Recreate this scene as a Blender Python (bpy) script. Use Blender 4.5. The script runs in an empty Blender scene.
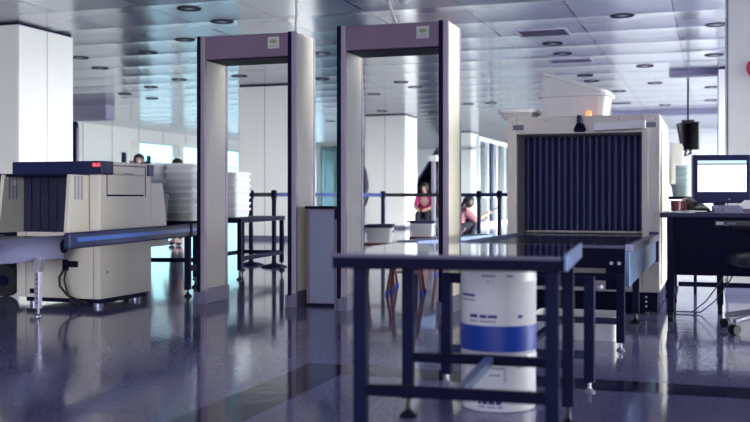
import bpy, bmesh, math, random
from mathutils import Vector, Matrix
random.seed(7)
scene = bpy.context.scene
COL = scene.collection
R_ = math.radians
# ------------------------------------------------------------------ camera frame of reference
YAW = R_(18.62); SN, CS = math.sin(YAW), math.cos(YAW)
CAM_H = 0.88
CEIL = 3.2

def at(px, d, z=0.0):
    """world point at depth d from the camera, in the direction of column px"""
    l = (px - 375) / 1000 * d
    return Vector((CS * l - SN * d, SN * l + CS * d, z))

# ------------------------------------------------------------------ materials
def mat(name, col, rough=0.5, metal=0.0, vary=0.06, scale=6.0, bump=0.0, bscale=60.0, spec=0.5, emit=None, estr=0.0, stretch=None, coat=0.0):
    m = bpy.data.materials.new(name); m.use_nodes = True
    nt = m.node_tree; nt.nodes.clear()
    out = nt.nodes.new('ShaderNodeOutputMaterial')
    b = nt.nodes.new('ShaderNodeBsdfPrincipled')
    tc = nt.nodes.new('ShaderNodeTexCoord')
    mp = nt.nodes.new('ShaderNodeMapping')
    if stretch: mp.inputs['Scale'].default_value = stretch
    nz = nt.nodes.new('ShaderNodeTexNoise'); nz.inputs['Scale'].default_value = scale; nz.inputs['Detail'].default_value = 4
    rp = nt.nodes.new('ShaderNodeMix'); rp.data_type = 'RGBA'
    rp.inputs['A'].default_value = tuple(max(0, c * (1 - vary)) for c in col[:3]) + (1,)
    rp.inputs['B'].default_value = tuple(min(1, c * (1 + vary)) for c in col[:3]) + (1,)
    L = nt.links.new
    L(tc.outputs['Object'], mp.inputs['Vector']); L(mp.outputs['Vector'], nz.inputs['Vector'])
    L(nz.outputs['Fac'], rp.inputs['Factor']); L(rp.outputs['Result'], b.inputs['Base Color'])
    b.inputs['Roughness'].default_value = rough; b.inputs['Metallic'].default_value = metal
    b.inputs['Specular IOR Level'].default_value = spec
    if coat: b.inputs['Coat Weight'].default_value = coat; b.inputs['Coat Roughness'].default_value = .1
    if bump:
        n2 = nt.nodes.new('ShaderNodeTexNoise'); n2.inputs['Scale'].default_value = bscale
        bp = nt.nodes.new('ShaderNodeBump'); bp.inputs['Strength'].default_value = bump; bp.inputs['Distance'].default_value = .01
        L(mp.outputs['Vector'], n2.inputs['Vector']); L(n2.outputs['Fac'], bp.inputs['Height']); L(bp.outputs['Normal'], b.inputs['Normal'])
    if emit:
        b.inputs['Emission Color'].default_value = tuple(emit) + (1,); b.inputs['Emission Strength'].default_value = estr
    L(b.outputs['BSDF'], out.inputs['Surface'])
    return m

M = {}
M['cream'] = mat('cream_paint', (.71, .67, .60), .42, vary=.05, scale=3)
M['gate_cream'] = mat('gate_cream_laminate', (.92, .865, .70), .4, vary=.03, scale=3)
M['mauve'] = mat('mauve_paint', (.20, .135, .21), .45, vary=.05)
M['navy'] = mat('navy_metal', (.006, .007, .032), .5, vary=.2, spec=.06)
M['navy_frame'] = mat('navy_powder_coat', (.008, .011, .046), .5, vary=.2, spec=.08)
M['navy_blue'] = mat('blue_enamel', (.014, .020, .085), .4, vary=.15, spec=.25)
M['steelblue'] = mat('blue_grey_steel', (.16, .24, .40), .33, metal=.6, vary=.15, scale=3)
M['steel'] = mat('brushed_steel', (.20, .21, .30), .30, metal=.9, vary=.12, stretch=(1, 12, 12))
M['silver'] = mat('silver_edging', (.46, .44, .54), .3, metal=.5, vary=.06)
M['lilac'] = mat('lilac_grey_paint', (.135, .125, .20), .42, vary=.06)
M['edge'] = mat('mauve_aluminium_edge', (.34, .29, .36), .4, metal=.2, vary=.05)
M['greydoor'] = mat('grey_blue_panel', (.21, .24, .36), .42, vary=.05)
M['curtain'] = mat('lead_curtain_rubber', (.022, .029, .11), .45, vary=.25, scale=3, stretch=(1, 1, .2))
M['belt'] = mat('conveyor_belt_rubber', (.012, .012, .035), .25, vary=.2)
M['gloss'] = mat('glossy_steel', (.55, .56, .70), .04, metal=1.0, vary=.05)
M['white'] = mat('white_plastic', (.85, .86, .84), .4, vary=.03)
M['traygrey'] = mat('grey_white_plastic', (.80, .83, .86), .45, vary=.05)
M['tealtray'] = mat('pale_teal_plastic', (.55, .70, .70), .4, vary=.04)
M['bucket'] = mat('white_bucket_plastic', (.84, .84, .86), .38, vary=.06, scale=9)
M['bluelabel'] = mat('cobalt_label', (.002, .040, .36), .45, vary=.08)
M['ink'] = mat('blue_ink', (.03, .03, .22), .5, vary=.1)
M['greyink'] = mat('grey_ink', (.30, .30, .42), .5, vary=.1)
M['black'] = mat('black_plastic', (.008, .008, .018), .4, vary=.2)
M['rubber'] = mat('black_rubber', (.01, .01, .02), .6, vary=.2)
M['beltblue'] = mat('blue_webbing', (.010, .028, .15), .7, vary=.1, scale=30)
M['stripe'] = mat('blue_stripe', (.015, .11, .50), .35, vary=.06)
M['red'] = mat('signal_red', (.55, .006, .05), .4, vary=.05)
M['redlamp'] = mat('red_indicator', (.6, .02, .04), .3, emit=(1, .05, .08), estr=.35)
M['pinklamp'] = mat('pink_emblem', (.85, .5, .55), .3)
M['orangelamp'] = mat('amber_lamp_lens', (.9, .25, .1), .3, emit=(1, .22, .08), estr=.9)
M['sticker'] = mat('sticker_paper', (.62, .62, .55), .5, vary=.05)
M['stickergreen'] = mat('sticker_olive', (.30, .33, .16), .5, vary=.1)
M['paper'] = mat('paper', (.88, .88, .88), .7, vary=.03)
M['redwood'] = mat('red_brown_wood', (.16, .03, .035), .4, vary=.2, scale=4, stretch=(1, 1, 6))
M['bluecap'] = mat('blue_foot_cap', (.01, .06, .38), .6)
M['cable'] = mat('white_cable', (.70, .66, .64), .5)
M['screen'] = mat('lit_screen', (.05, .05, .05), .3, emit=(.93, .93, 1.0), estr=1.0)
M['screenbar'] = mat('lit_title_bar', (.05, .05, .05), .3, emit=(.42, .64, .82), estr=.8)
M['bezel'] = mat('navy_monitor_bezel', (.014, .016, .085), .4, vary=.1)
M['deskgrey'] = mat('grey_keyboard', (.32, .33, .48), .5)
M['wallwhite'] = mat('white_wall_panel', (.82, .82, .80), .4, vary=.03)
M['wallmauve'] = mat('bulkhead_paint', (.30, .29, .42), .45)
M['reardark'] = mat('rear_wall_paint', (.45, .43, .50), .6)
M['tealframe'] = mat('pale_window_frame', (.70, .76, .76), .4)
M['skin'] = mat('skin', (.52, .30, .24), .5, vary=.06)
M['hair'] = mat('dark_hair', (.012, .009, .014), .5, vary=.3)
M['pink'] = mat('magenta_cotton', (.48, .03, .18), .8)
M['redcloth'] = mat('red_cotton', (.42, .02, .05), .8)
M['rose'] = mat('dusty_rose_cotton', (.33, .14, .18), .8)
M['darkcloth'] = mat('dark_cloth', (.012, .012, .028), .8, vary=.2)
M['greycloth'] = mat('grey_cloth', (.25, .25, .3), .8)
M['exterior'] = mat('pale_paving', (.42, .43, .44), .8)

def glass(name, tint, gl=.12, rough=.03):
    m = bpy.data.materials.new(name); m.use_nodes = True
    nt = m.node_tree; nt.nodes.clear(); L = nt.links.new
    out = nt.nodes.new('ShaderNodeOutputMaterial')
    tr = nt.nodes.new('ShaderNodeBsdfTransparent'); tr.inputs['Color'].default_value = tint + (1,)
    g = nt.nodes.new('ShaderNodeBsdfGlossy'); g.inputs['Roughness'].default_value = rough
    nz = nt.nodes.new('ShaderNodeTexNoise'); nz.inputs['Scale'].default_value = 2
    mr = nt.nodes.new('ShaderNodeMapRange'); mr.inputs['To Min'].default_value = gl * .8; mr.inputs['To Max'].default_value = gl * 1.2
    mx = nt.nodes.new('ShaderNodeMixShader')
    L(nz.outputs['Fac'], mr.inputs['Value']); L(mr.outputs['Result'], mx.inputs['Fac'])
    L(tr.outputs['BSDF'], mx.inputs[1]); L(g.outputs['BSDF'], mx.inputs[2]); L(mx.outputs['Shader'], out.inputs['Surface'])
    return m
M['glass'] = glass('window_glass', (.96, .99, 1.0), .06)
M['tealglass'] = glass('teal_glass', (.42, .66, .70), .12)

def N(nt, typ, **kw):
    n = nt.nodes.new(typ)
    for k, v in kw.items(): setattr(n, k, v)
    return n
def math_node(nt, op, a, b=None, clamp=False):
    n = nt.nodes.new('ShaderNodeMath'); n.operation = op; n.use_clamp = clamp
    for i, v in enumerate((a, b)):
        if v is None: continue
        if isinstance(v, (int, float)): n.inputs[i].default_value = v
        else: nt.links.new(v, n.inputs[i])
    return n.outputs[0]

def floor_material():
    m = bpy.data.materials.new('polished_granite'); m.use_nodes = True
    nt = m.node_tree; nt.nodes.clear(); L = nt.links.new
    out = N(nt, 'ShaderNodeOutputMaterial'); b = N(nt, 'ShaderNodeBsdfPrincipled'); L(b.outputs[0], out.inputs[0])
    tc = N(nt, 'ShaderNodeTexCoord'); sp = N(nt, 'ShaderNodeSeparateXYZ'); L(tc.outputs['Object'], sp.inputs[0])
    X, Y = sp.outputs[0], sp.outputs[1]
    n1 = N(nt, 'ShaderNodeTexNoise'); n1.inputs['Scale'].default_value = 55; n1.inputs['Detail'].default_value = 6; n1.inputs['Roughness'].default_value = .7
    L(tc.outputs['Object'], n1.inputs['Vector'])
    n2 = N(nt, 'ShaderNodeTexNoise'); n2.inputs['Scale'].default_value = 1.3; n2.inputs['Detail'].default_value = 3
    L(tc.outputs['Object'], n2.inputs['Vector'])
    mx = N(nt, 'ShaderNodeMix', data_type='RGBA')
    mx.inputs['A'].default_value = FLOOR_A + (1,); mx.inputs['B'].default_value = FLOOR_B + (1,)
    f = math_node(nt, 'ADD', math_node(nt, 'MULTIPLY', n1.outputs['Fac'], .88), math_node(nt, 'MULTIPLY', n2.outputs['Fac'], .12))
    mr = N(nt, 'ShaderNodeMapRange'); mr.inputs['From Min'].default_value = .38; mr.inputs['From Max'].default_value = .62
    L(f, mr.inputs['Value']); L(mr.outputs['Result'], mx.inputs['Factor'])
    # inlaid dark strips: one across the hall, one along it, meeting in a corner
    s1 = math_node(nt, 'MULTIPLY', math_node(nt, 'LESS_THAN', math_node(nt, 'ABSOLUTE', math_node(nt, 'SUBTRACT', Y, 4.78)), .14), math_node(nt, 'GREATER_THAN', X, -2.02))
    s2 = math_node(nt, 'MULTIPLY', math_node(nt, 'LESS_THAN', math_node(nt, 'ABSOLUTE', math_node(nt, 'SUBTRACT', X, -1.88)), .14), math_node(nt, 'LESS_THAN', Y, 4.92))
    s = math_node(nt, 'MAXIMUM', s1, s2)
    m2 = N(nt, 'ShaderNodeMix', data_type='RGBA'); L(s, m2.inputs['Factor']); L(mx.outputs['Result'], m2.inputs['A']); m2.inputs['B'].default_value = FLOOR_DARK + (1,)
    # tile joints each 0.6 m
    def joint(v, off):
        fr = math_node(nt, 'FRACT', math_node(nt, 'DIVIDE', math_node(nt, 'ADD', v, 60.0 + off), .6))
        return math_node(nt, 'LESS_THAN', fr, .007)
    j = math_node(nt, 'MAXIMUM', joint(X, .18), joint(Y, .08))
    m3 = N(nt, 'ShaderNodeMix', data_type='RGBA'); L(math_node(nt, 'MULTIPLY', j, .5), m3.inputs['Factor']); L(m2.outputs['Result'], m3.inputs['A']); m3.inputs['B'].default_value = (.02, .02, .05, 1)
    L(m3.outputs['Result'], b.inputs['Base Color'])
    rr = N(nt, 'ShaderNodeMapRange'); rr.inputs['To Min'].default_value = .05; rr.inputs['To Max'].default_value = .13
    L(n2.outputs['Fac'], rr.inputs['Value']); L(rr.outputs['Result'], b.inputs['Roughness'])
    b.inputs['Specular IOR Level'].default_value = .40
    b.inputs['Specular Tint'].default_value = (.82, .82, 1.0, 1)
    bp = N(nt, 'ShaderNodeBump'); bp.inputs['Strength'].default_value = .012; bp.inputs['Distance'].default_value = .05
    n3 = N(nt, 'ShaderNodeTexNoise'); n3.inputs['Scale'].default_value = 9; L(tc.outputs['Object'], n3.inputs['Vector'])
    L(n3.outputs['Fac'], bp.inputs['Height']); L(bp.outputs['Normal'], b.inputs['Normal'])
    return m
FLOOR_A = (.12, .115, .25); FLOOR_B = (.27, .265, .46); FLOOR_DARK = (.020, .018, .075)
M['floor'] = floor_material()

def ceiling_material():
    m = bpy.data.materials.new('metal_ceiling_panels'); m.use_nodes = True
    nt = m.node_tree; nt.nodes.clear(); L = nt.links.new
    out = N(nt, 'ShaderNodeOutputMaterial'); b = N(nt, 'ShaderNodeBsdfPrincipled'); L(b.outputs[0], out.inputs[0])
    tc = N(nt, 'ShaderNodeTexCoord'); sp = N(nt, 'ShaderNodeSeparateXYZ'); L(tc.outputs['Object'], sp.inputs[0])
    P = 1.22
    def cell(v, off): return math_node(nt, 'DIVIDE', math_node(nt, 'ADD', v, off + 100 * P), P)
    cx, cy = cell(sp.outputs[0], .46), cell(sp.outputs[1], -12.63 % P * 1.0 - 12.63 + 12.63 - 12.63 % P)
    fx, fy = math_node(nt, 'FRACT', cx), math_node(nt, 'FRACT', cy)
    jx = math_node(nt, 'LESS_THAN', fx, .022); jy = math_node(nt, 'LESS_THAN', fy, .010)
    j = math_node(nt, 'MAXIMUM', jx, jy)
    # per panel random
    cb = N(nt, 'ShaderNodeCombineXYZ'); L(math_node(nt, 'FLOOR', cx), cb.inputs[0]); L(math_node(nt, 'FLOOR', cy), cb.inputs[1])
    wn = N(nt, 'ShaderNodeTexWhiteNoise', noise_dimensions='3D'); L(cb.outputs[0], wn.inputs[0])
    hs = N(nt, 'ShaderNodeMix', data_type='RGBA'); L(wn.outputs['Value'], hs.inputs['Factor'])
    hs.inputs['A'].default_value = (.43, .46, .51, 1); hs.inputs['B'].default_value = (.50, .53, .58, 1)
    m2 = N(nt, 'ShaderNodeMix', data_type='RGBA'); L(j, m2.inputs['Factor']); L(hs.outputs['Result'], m2.inputs['A']); m2.inputs['B'].default_value = (.06, .06, .10, 1)
    L(m2.outputs['Result'], b.inputs['Base Color'])
    b.inputs['Metallic'].default_value = .45; b.inputs['Roughness'].default_value = .17
    # panels bow a little between their joints, each at its own tilt
    bow = math_node(nt, 'POWER', math_node(nt, 'ABSOLUTE', math_node(nt, 'SUBTRACT', fy, .5)), 2.5)
    tilt = math_node(nt, 'MULTIPLY', math_node(nt, 'SUBTRACT', wn.outputs['Value'], .5), math_node(nt, 'MULTIPLY', fy, .10))
    n3 = N(nt, 'ShaderNodeTexNoise'); n3.inputs['Scale'].default_value = .8; L(tc.outputs['Object'], n3.inputs['Vector'])
    h = math_node(nt, 'ADD', math_node(nt, 'ADD', math_node(nt, 'MULTIPLY', bow, .9), tilt), math_node(nt, 'MULTIPLY', n3.outputs['Fac'], .10))
    bp = N(nt, 'ShaderNodeBump'); bp.inputs['Strength'].default_value = .5; bp.inputs['Distance'].default_value = .12
    L(h, bp.inputs['Height']); L(bp.outputs['Normal'], b.inputs['Normal'])
    return m
M['ceiling'] = ceiling_material()

def panel_white(name, base, pitch, joint_axis='V', rough=.35, metal=0.0):
    """white cladding with joint lines; u = local X+Y, v = Z"""
    m = bpy.data.materials.new(name); m.use_nodes = True
    nt = m.node_tree; nt.nodes.clear(); L = nt.links.new
    out = N(nt, 'ShaderNodeOutputMaterial'); b = N(nt, 'ShaderNodeBsdfPrincipled'); L(b.outputs[0], out.inputs[0])
    tc = N(nt, 'ShaderNodeTexCoord'); sp = N(nt, 'ShaderNodeSeparateXYZ'); L(tc.outputs['Object'], sp.inputs[0])
    v = sp.outputs[2] if joint_axis == 'H' else math_node(nt, 'ADD', sp.outputs[0], sp.outputs[1])
    fr = math_node(nt, 'FRACT', math_node(nt, 'ADD', math_node(nt, 'DIVIDE', v, pitch), 50.0))
    j = math_node(nt, 'LESS_THAN', fr, .018)
    nz = N(nt, 'ShaderNodeTexNoise'); nz.inputs['Scale'].default_value = 1.5; L(tc.outputs['Object'], nz.inputs['Vector'])
    a = N(nt, 'ShaderNodeMix', data_type='RGBA'); L(nz.outputs['Fac'], a.inputs['Factor'])
    a.inputs['A'].default_value = tuple(c * .95 for c in base) + (1,); a.inputs['B'].default_value = tuple(min(1, c * 1.04) for c in base) + (1,)
    m2 = N(nt, 'ShaderNodeMix', data_type='RGBA'); L(j, m2.inputs['Factor']); L(a.outputs['Result'], m2.inputs['A']); m2.inputs['B'].default_value = (.12, .12, .2, 1)
    L(m2.outputs['Result'], b.inputs['Base Color']); b.inputs['Roughness'].default_value = rough; b.inputs['Metallic'].default_value = metal
    return m
M['cladding'] = panel_white('white_column_cladding', (.92, .92, .90), .6)
M['shutter'] = panel_white('white_shutter_slats', (.78, .80, .80), .34, 'H')
M['wallpanels'] = panel_white('white_wall_cladding', (.86, .87, .86), 1.6)

# ------------------------------------------------------------------ mesh helpers
class MB:
    def __init__(s): s.bm = bmesh.new()
    def box(s, x0, y0, z0, x1, y1, z1):
        vs = [s.bm.verts.new(p) for p in ((x0, y0, z0), (x1, y0, z0), (x1, y1, z0), (x0, y1, z0), (x0, y0, z1), (x1, y0, z1), (x1, y1, z1), (x0, y1, z1))]
        for f in ((0, 3, 2, 1), (4, 5, 6, 7), (0, 1, 5, 4), (1, 2, 6, 5), (2, 3, 7, 6), (3, 0, 4, 7)): s.bm.faces.new([vs[i] for i in f])
        return s
    def loft(s, rings, cap0=True, cap1=True):
        R = [[s.bm.verts.new(p) for p in r] for r in rings]
        n = len(R[0])
        for a, b in zip(R, R[1:]):
            for i in range(n): s.bm.faces.new((a[i], a[(i + 1) % n], b[(i + 1) % n], b[i]))
        if cap0: s.bm.faces.new(list(reversed(R[0])))
        if cap1: s.bm.faces.new(R[-1])
        return s
    def cyl(s, p, q, r, r2=None, n=16):
        p, q = Vector(p), Vector(q); d = (q - p).normalized()
        u = d.orthogonal().normalized(); w = d.cross(u); r2 = r if r2 is None else r2
        ring = lambda c, rr: [c + (u * math.cos(t) + w * math.sin(t)) * rr for t in (2 * math.pi * i / n for i in range(n))]
        return s.loft([ring(p, r), ring(q, r2)])
    def lathe(s, prof, n=24, c=(0, 0)):
        rings = [[(c[0] + r * math.cos(2 * math.pi * i / n), c[1] + r * math.sin(2 * math.pi * i / n), z) for i in range(n)] for r, z in prof]
        return s.loft(rings)
    def tube(s, pts, r, n=10):
        pts = [Vector(p) for p in pts]; rings = []; u = None
        for i, p in enumerate(pts):
            d = (pts[min(i + 1, len(pts) - 1)] - pts[max(i - 1, 0)]).normalized()
            u = d.orthogonal().normalized() if u is None else (u - d * u.dot(d)).normalized()
            w = d.cross(u)
            rings.append([p + (u * math.cos(2 * math.pi * k / n) + w * math.sin(2 * math.pi * k / n)) * r for k in range(n)])
        return s.loft(rings)
    def prism(s, poly, vec):
        v = Vector(vec); a = [Vector(p) for p in poly]
        return s.loft([a, [p + v for p in a]])
    def build(s, name, m, parent=None, bevel=0.0, smooth=None, loc=None, rot=None):
        bmesh.ops.recalc_face_normals(s.bm, faces=s.bm.faces)
        me = bpy.data.meshes.new(name); s.bm.to_mesh(me); s.bm.free()
        if m: me.materials.append(m if not isinstance(m, str) else M[m])
        if smooth is not None:
            for p in me.polygons: p.use_smooth = True
            me.set_sharp_from_angle(angle=R_(smooth))
        o = bpy.data.objects.new(name, me); COL.objects.link(o)
        if parent: o.parent = parent
        if loc: o.location = loc
        if rot: o.rotation_euler = rot
        if bevel:
            bv = o.modifiers.new('bevel', 'BEVEL'); bv.width = bevel; bv.segments = 2; bv.limit_method = 'ANGLE'; bv.angle_limit = R_(40)
        return o

def rrect(w, l, r, z, n=4):
    """rounded rectangle ring, w along x, l along y"""
    pts = []
    for cx, cy, a0 in ((w / 2 - r, l / 2 - r, 0), (-w / 2 + r, l / 2 - r, 90), (-w / 2 + r, -l / 2 + r, 180), (w / 2 - r, -l / 2 + r, 270)):
        for k in range(n + 1):
            a = R_(a0 + 90 * k / n); pts.append((cx + r * math.cos(a), cy + r * math.sin(a), z))
    return pts

def tag(o, label, cat, group=None, kind=None):
    o['label'] = label; o['category'] = cat
    if group: o['group'] = group
    if kind: o['kind'] = kind
    return o
def thing(name, label, cat, loc=(0, 0, 0), rz=0.0, group=None):
    o = bpy.data.objects.new(name, None); COL.objects.link(o)
    o.location = loc; o.rotation_euler = (0, 0, rz); o.empty_display_size = .1
    return tag(o, label, cat, group)
def struct(o, label=None):
    o['kind'] = 'structure'
    if label: o['label'] = label
    return o
def copy_thing(root, loc, rz, label, group=None):
    r = root.copy(); COL.objects.link(r); r.location = loc; r.rotation_euler = (0, 0, rz); r['label'] = label
    if group: r['group'] = group
    for ch in list(root.children):
        c = ch.copy(); COL.objects.link(c); c.parent = r
        for g in list(ch.children):
            d = g.copy(); COL.objects.link(d); d.parent = c
    return r
ORD = ['topmost', 'second', 'third', 'fourth', 'fifth', 'sixth', 'seventh', 'eighth', 'ninth', 'tenth', 'eleventh', 'twelfth', 'thirteenth', 'fourteenth', 'fifteenth', 'sixteenth']

# ------------------------------------------------------------------ the hall
X0, X1, Y0, Y1 = -18.5, 9.0, -8.0, 47.0
struct(MB().box(X0 - .2, Y0 - .2, -.2, X1 + .2, Y1 + .2, 0).build('floor', 'floor'))
struct(MB().box(X0 - .2, Y0 - .2, CEIL, X1 + .2, Y1 + .2, CEIL + .2).build('ceiling', 'ceiling'))
YW = 29.2                                            # where the cladding of the left wall gives way to windows
w = MB(); w.box(X0 - .2, Y0, 0, X0, YW, CEIL); w.box(X0 - .2, YW, 2.8, X0, Y1, CEIL); w.box(X0 - .2, YW, 0, X0, Y1, .25)
struct(w.build('wall_left', 'wallpanels'))
struct(MB().box(X0, Y1, 0, X1, Y1 + .2, CEIL).build('wall_back', 'wallwhite'))
YR = 7.0  # unseen right wall kept solid up to here to darken the foreground
w = MB(); w.box(X1, YR, 0, X1 + .2, Y1, .12); w.box(X1, YR, 3.08, X1 + .2, Y1, CEIL); w.box(X1, Y0, 0, X1 + .2, YR, CEIL)
struct(w.build('wall_right', 'wallwhite'))
w = MB(); w.box(X0, Y0 - .2, 0, X1, Y0, .5); w.box(X0, Y0 - .2, 2.9, X1, Y0, CEIL); w.box(X0, Y0 - .2, .5, -9, Y0, 2.9); w.box(3, Y0 - .2, .5, X1, Y0, 2.9)
struct(w.build('wall_front', 'reardark'))

win_n = 0
def window(side, a0, a1, z0, z1, bars=()):
    """window in a wall along Y (side 'x', at x=pos) or along X (side 'y')"""
    global win_n; win_n += 1
    ax, pos = side; f = MB(); g = MB()
    def bx(mb, u0, u1, v0, v1, t):
        if ax == 'x': mb.box(pos - t, u0, v0, pos + t, u1, v1)
        else: mb.box(u0, pos - t, v0, u1, pos + t, v1)
    bx(f, a0, a0 + .08, z0, z1, .05); bx(f, a1 - .08, a1, z0, z1, .05); bx(f, a0 + .08, a1 - .08, z0, z0 + .07, .05); bx(f, a0 + .08, a1 - .08, z1 - .07, z1, .05)
    for z in bars: bx(f, a0 + .08, a1 - .08, z, z + .05, .03)
    bx(g, a0 + .03, a1 - .03, z0 + .03, z1 - .03, .004)
    o = struct(f.build('window_%d' % win_n, 'tealframe'))
    struct(g.build('pane', 'glass', o))
    return o
for k in range(3): window(('y', Y0 - .1), -9 + k * 4.0, -5 + k * 4.0, .5, 2.9)  # unseen rear windows, added to brighten faces turned towards the camera
y = YW
while y < Y1 - 2.5:
    window(('x', X0 - .1), y + .5, y + 3.0, .25, 2.8, (1.15, 2.05)); 
    p = MB().box(X0 - .2, y, .25, X0 + .05, y + .5, 2.8); struct(p.build('trim_%d' % win_n, 'wallwhite'))
    y += 3.0
p = MB().box(X0 - .2, y, .25, X0 + .05, Y1, 2.8); struct(p.build('trim_30', 'wallwhite'))
for k in range(11):
    window(('x', X1 + .1), YR + k * (Y1 - YR) / 11, YR + (k + 1) * (Y1 - YR) / 11, .12, 3.08)
# bulkhead hanging from the ceiling at the back left
struct(MB().box(X0, 21.6, 2.83, -14.4, 22.0, CEIL).build('trim_31', 'wallmauve'), 'mauve bulkhead under the ceiling at the far left')
# shutter wall at the back right
struct(MB().box(-3.2, 35.6, 0, X1, 35.8, CEIL).build('wall_shutter', 'shutter'))
struct(MB().box(-.75, 19.2, 3.11, .1, 19.5, CEIL).build('trim_32', 'wallmauve'))
struct(MB().box(-2.6, 28.0, 3.09, X1, 28.3, CEIL).build('trim_33', 'wallmauve'))
# outside paving beyond the windows
M['asphalt'] = mat('teal_grey_asphalt', (.10, .15, .16), .8)
struct(MB().box(-60, -60, -.5, X0 - .2, 100, -.25).build('ground', 'asphalt'))
struct(MB().box(X1 + .2, -60, -.5, 60, 100, -.25).build('ground', 'exterior'))

def column(x, y, s, lab):
    o = MB().box(0, 0, 0, s, s, CEIL - .03).build('column', 'cladding', loc=(x, y, 0), bevel=.012)
    struct(o, lab)
    struct(MB().box(.02, .02, CEIL - .03, s - .02, s - .02, CEIL).build('shadow_gap', 'navy', o))
    struct(MB().box(-.012, -.012, 0, s + .012, s + .012, .08).build('skirting', 'steel', o))
    return o
column(-9.91, 11.05, 1.2, 'white clad square column behind the small scanner at the left edge')
column(-9.37, 18.87, 1.2, 'white clad square column seen through the left detector gate')
column(-9.34, 26.8, 1.2, 'white clad square column seen through the right detector gate')
column(-9.30, 34.7, 1.2, 'white clad column just right of the right detector gate')
nearcol = column(.13, 9.6, 1.3, 'big white column behind the monitor at the right edge')
column(.10, 18.95, 1.2, 'far white column peeping out behind the big right column')

# round red sign on the near right column
p = at(757.5, 8.964)
s = thing('round_sign', 'round red sign on the white column at the right edge', 'sign', (p.x, 9.6, CAM_H + .129 * 8.964))
MB().cyl((0, -.004, 0), (0, -.016, 0), .095, n=40).build('disc', 'red', s, smooth=40)
MB().cyl((0, -.0165, 0), (0, -.019, 0), .062, n=40).build('centre', 'paper', s, smooth=40)

# ------------------------------------------------------------------ ceiling fittings
dl_pts = [(189, 8.5), (185, 39.5), (148, 52.5), (79.5, 57.5), (179, 79.5), (151, 87), (125, 94), (152, 98.5),
          (222, 21.5), (239.5, 76), (321, 53.5), (322, 79), (401, 82), (415, 87), (374, 94), (382, 111), (434, 113), (468, 104),
          (552.5, 43.5), (562.5, 53.5), (585, 75.5), (591.5, 81), (619, 91), (622, 15.5), (717, 24.5), (714, 55), (645, 66), (655, 83), (665, 105), (712, 87), (711, 100), (421, 2), (491, 103), (330, 121), (100, 68)]
regions = [(0, 196, 'left of the left detector gate'), (196, 290, 'seen through the left detector gate or just above it'), (290, 338, 'in the gap between the two detector gates'),
           (338, 440, 'seen through the right detector gate'), (440, 530, 'between the right gate and the white bins'), (530, 600, 'right beside the ceiling vents'), (600, 690, 'over the big scanner, right of the white bins'), (690, 751, 'beside the white columns at the right')]
proto_dl = None
for lo, hi, txt in regions:
    pts = sorted([q for q in dl_pts if lo <= q[0] < hi and q != (421, 2)], key=lambda q: q[1])
    for i, (px, py) in enumerate(pts):
        d = (CEIL - CAM_H) * 1000 / (197 - py)
        p = at(px, d, CEIL)
        lab = '%sdark recessed downlight %s' % (('only ' if len(pts) == 1 else '%s ' % ORD[i] if i == 0 else '%s down ' % ORD[i]), txt)
        if proto_dl is None:
            proto_dl = thing('downlight', lab, 'ceiling light', p, 0, 'recessed downlights in the panelled ceiling')
            MB().lathe([(.130, -.001), (.152, -.001), (.154, -.006), (.148, -.010), (.134, -.009), (.130, -.003)], 28).build('trim_ring', 'navy', proto_dl, smooth=50)
            MB().lathe([(.131, -.001), (.130, -.0028), (.05, -.0034), (.02, -.003)], 24).build('dark_reflector', 'black', proto_dl, smooth=60)
            MB().lathe([(.05, -.0032), (.05, -.006), (.03, -.008), (.01, -.0085)], 16).build('lamp', 'silver', proto_dl, smooth=50)
        else: copy_thing(proto_dl, p, 0, lab)
# smoke detector, cut by the top of the picture
d = (CEIL - CAM_H) * 1000 / 196.0
p = at(404, d * .985, CEIL)
s = thing('smoke_detector', 'white ceiling dome at the top, above the right gate', 'smoke detector', p)
MB().lathe([(.085, 0), (.085, -.02), (.07, -.032)], 24).build('base', 'white', s, smooth=40)
MB().lathe([(.06, -.032), (.055, -.055), (.035, -.07), (.01, -.074)], 24).build('dome', 'white', s, smooth=60)
# sprinklers
for px, py, lab in ((489, 80, 'small bright sprinkler head left of the white bins'), (663, 97, 'small bright sprinkler head above the big scanner')):
    p = at(px, (CEIL - CAM_H) * 1000 / (197 - py), CEIL)
    s = thing('ceiling_sprinkler', lab, 'sprinkler', p, 0, 'ceiling sprinklers')
    MB().lathe([(.045, 0), (.045, -.006), (.015, -.012), (.012, -.05)], 16).build('body', 'white', s, smooth=40)
    MB().lathe([(.03, -.05), (.032, -.056), (.01, -.058)], 16).build('deflector', 'silver', s, smooth=40)
# vents
def vent(px, py, wx, wy, lab):
    p = at(px, (CEIL - CAM_H) * 1000 / (197 - py), CEIL)
    v = thing('ceiling_vent', lab, 'vent', p, 0, 'ceiling vents')
    f = MB(); t = .035
    f.box(-wx / 2, -wy / 2, -.012, wx / 2, -wy / 2 + t, 0); f.box(-wx / 2, wy / 2 - t, -.012, wx / 2, wy / 2, 0)
    f.box(-wx / 2, -wy / 2 + t, -.012, -wx / 2 + t, wy / 2 - t, 0); f.box(wx / 2 - t, -wy / 2 + t, -.012, wx / 2, wy / 2 - t, 0)
    f.build('frame', 'silver', v)
    MB().box(-wx / 2 + t, -wy / 2 + t, -.003, wx / 2 - t, wy / 2 - t, -.001).build('backing', 'black', v)
    g = MB(); n = 8
    for k in range(n):
        yy = -wy / 2 + t + (wy - 2 * t) * (k + .5) / n
        g.box(-wx / 2 + t, yy - .004, -.010, wx / 2 - t, yy + .004, -.004)
    for k in range(16):
        xx = -wx / 2 + t + (wx - 2 * t) * (k + .5) / 16
        g.box(xx - .004, -wy / 2 + t, -.011, xx + .004, wy / 2 - t, -.0095)
    g.build('grille', 'lilac', v)
vent(543, 32.5, .72, .58, 'larger dark grille vent in the ceiling, upper one')
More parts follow.
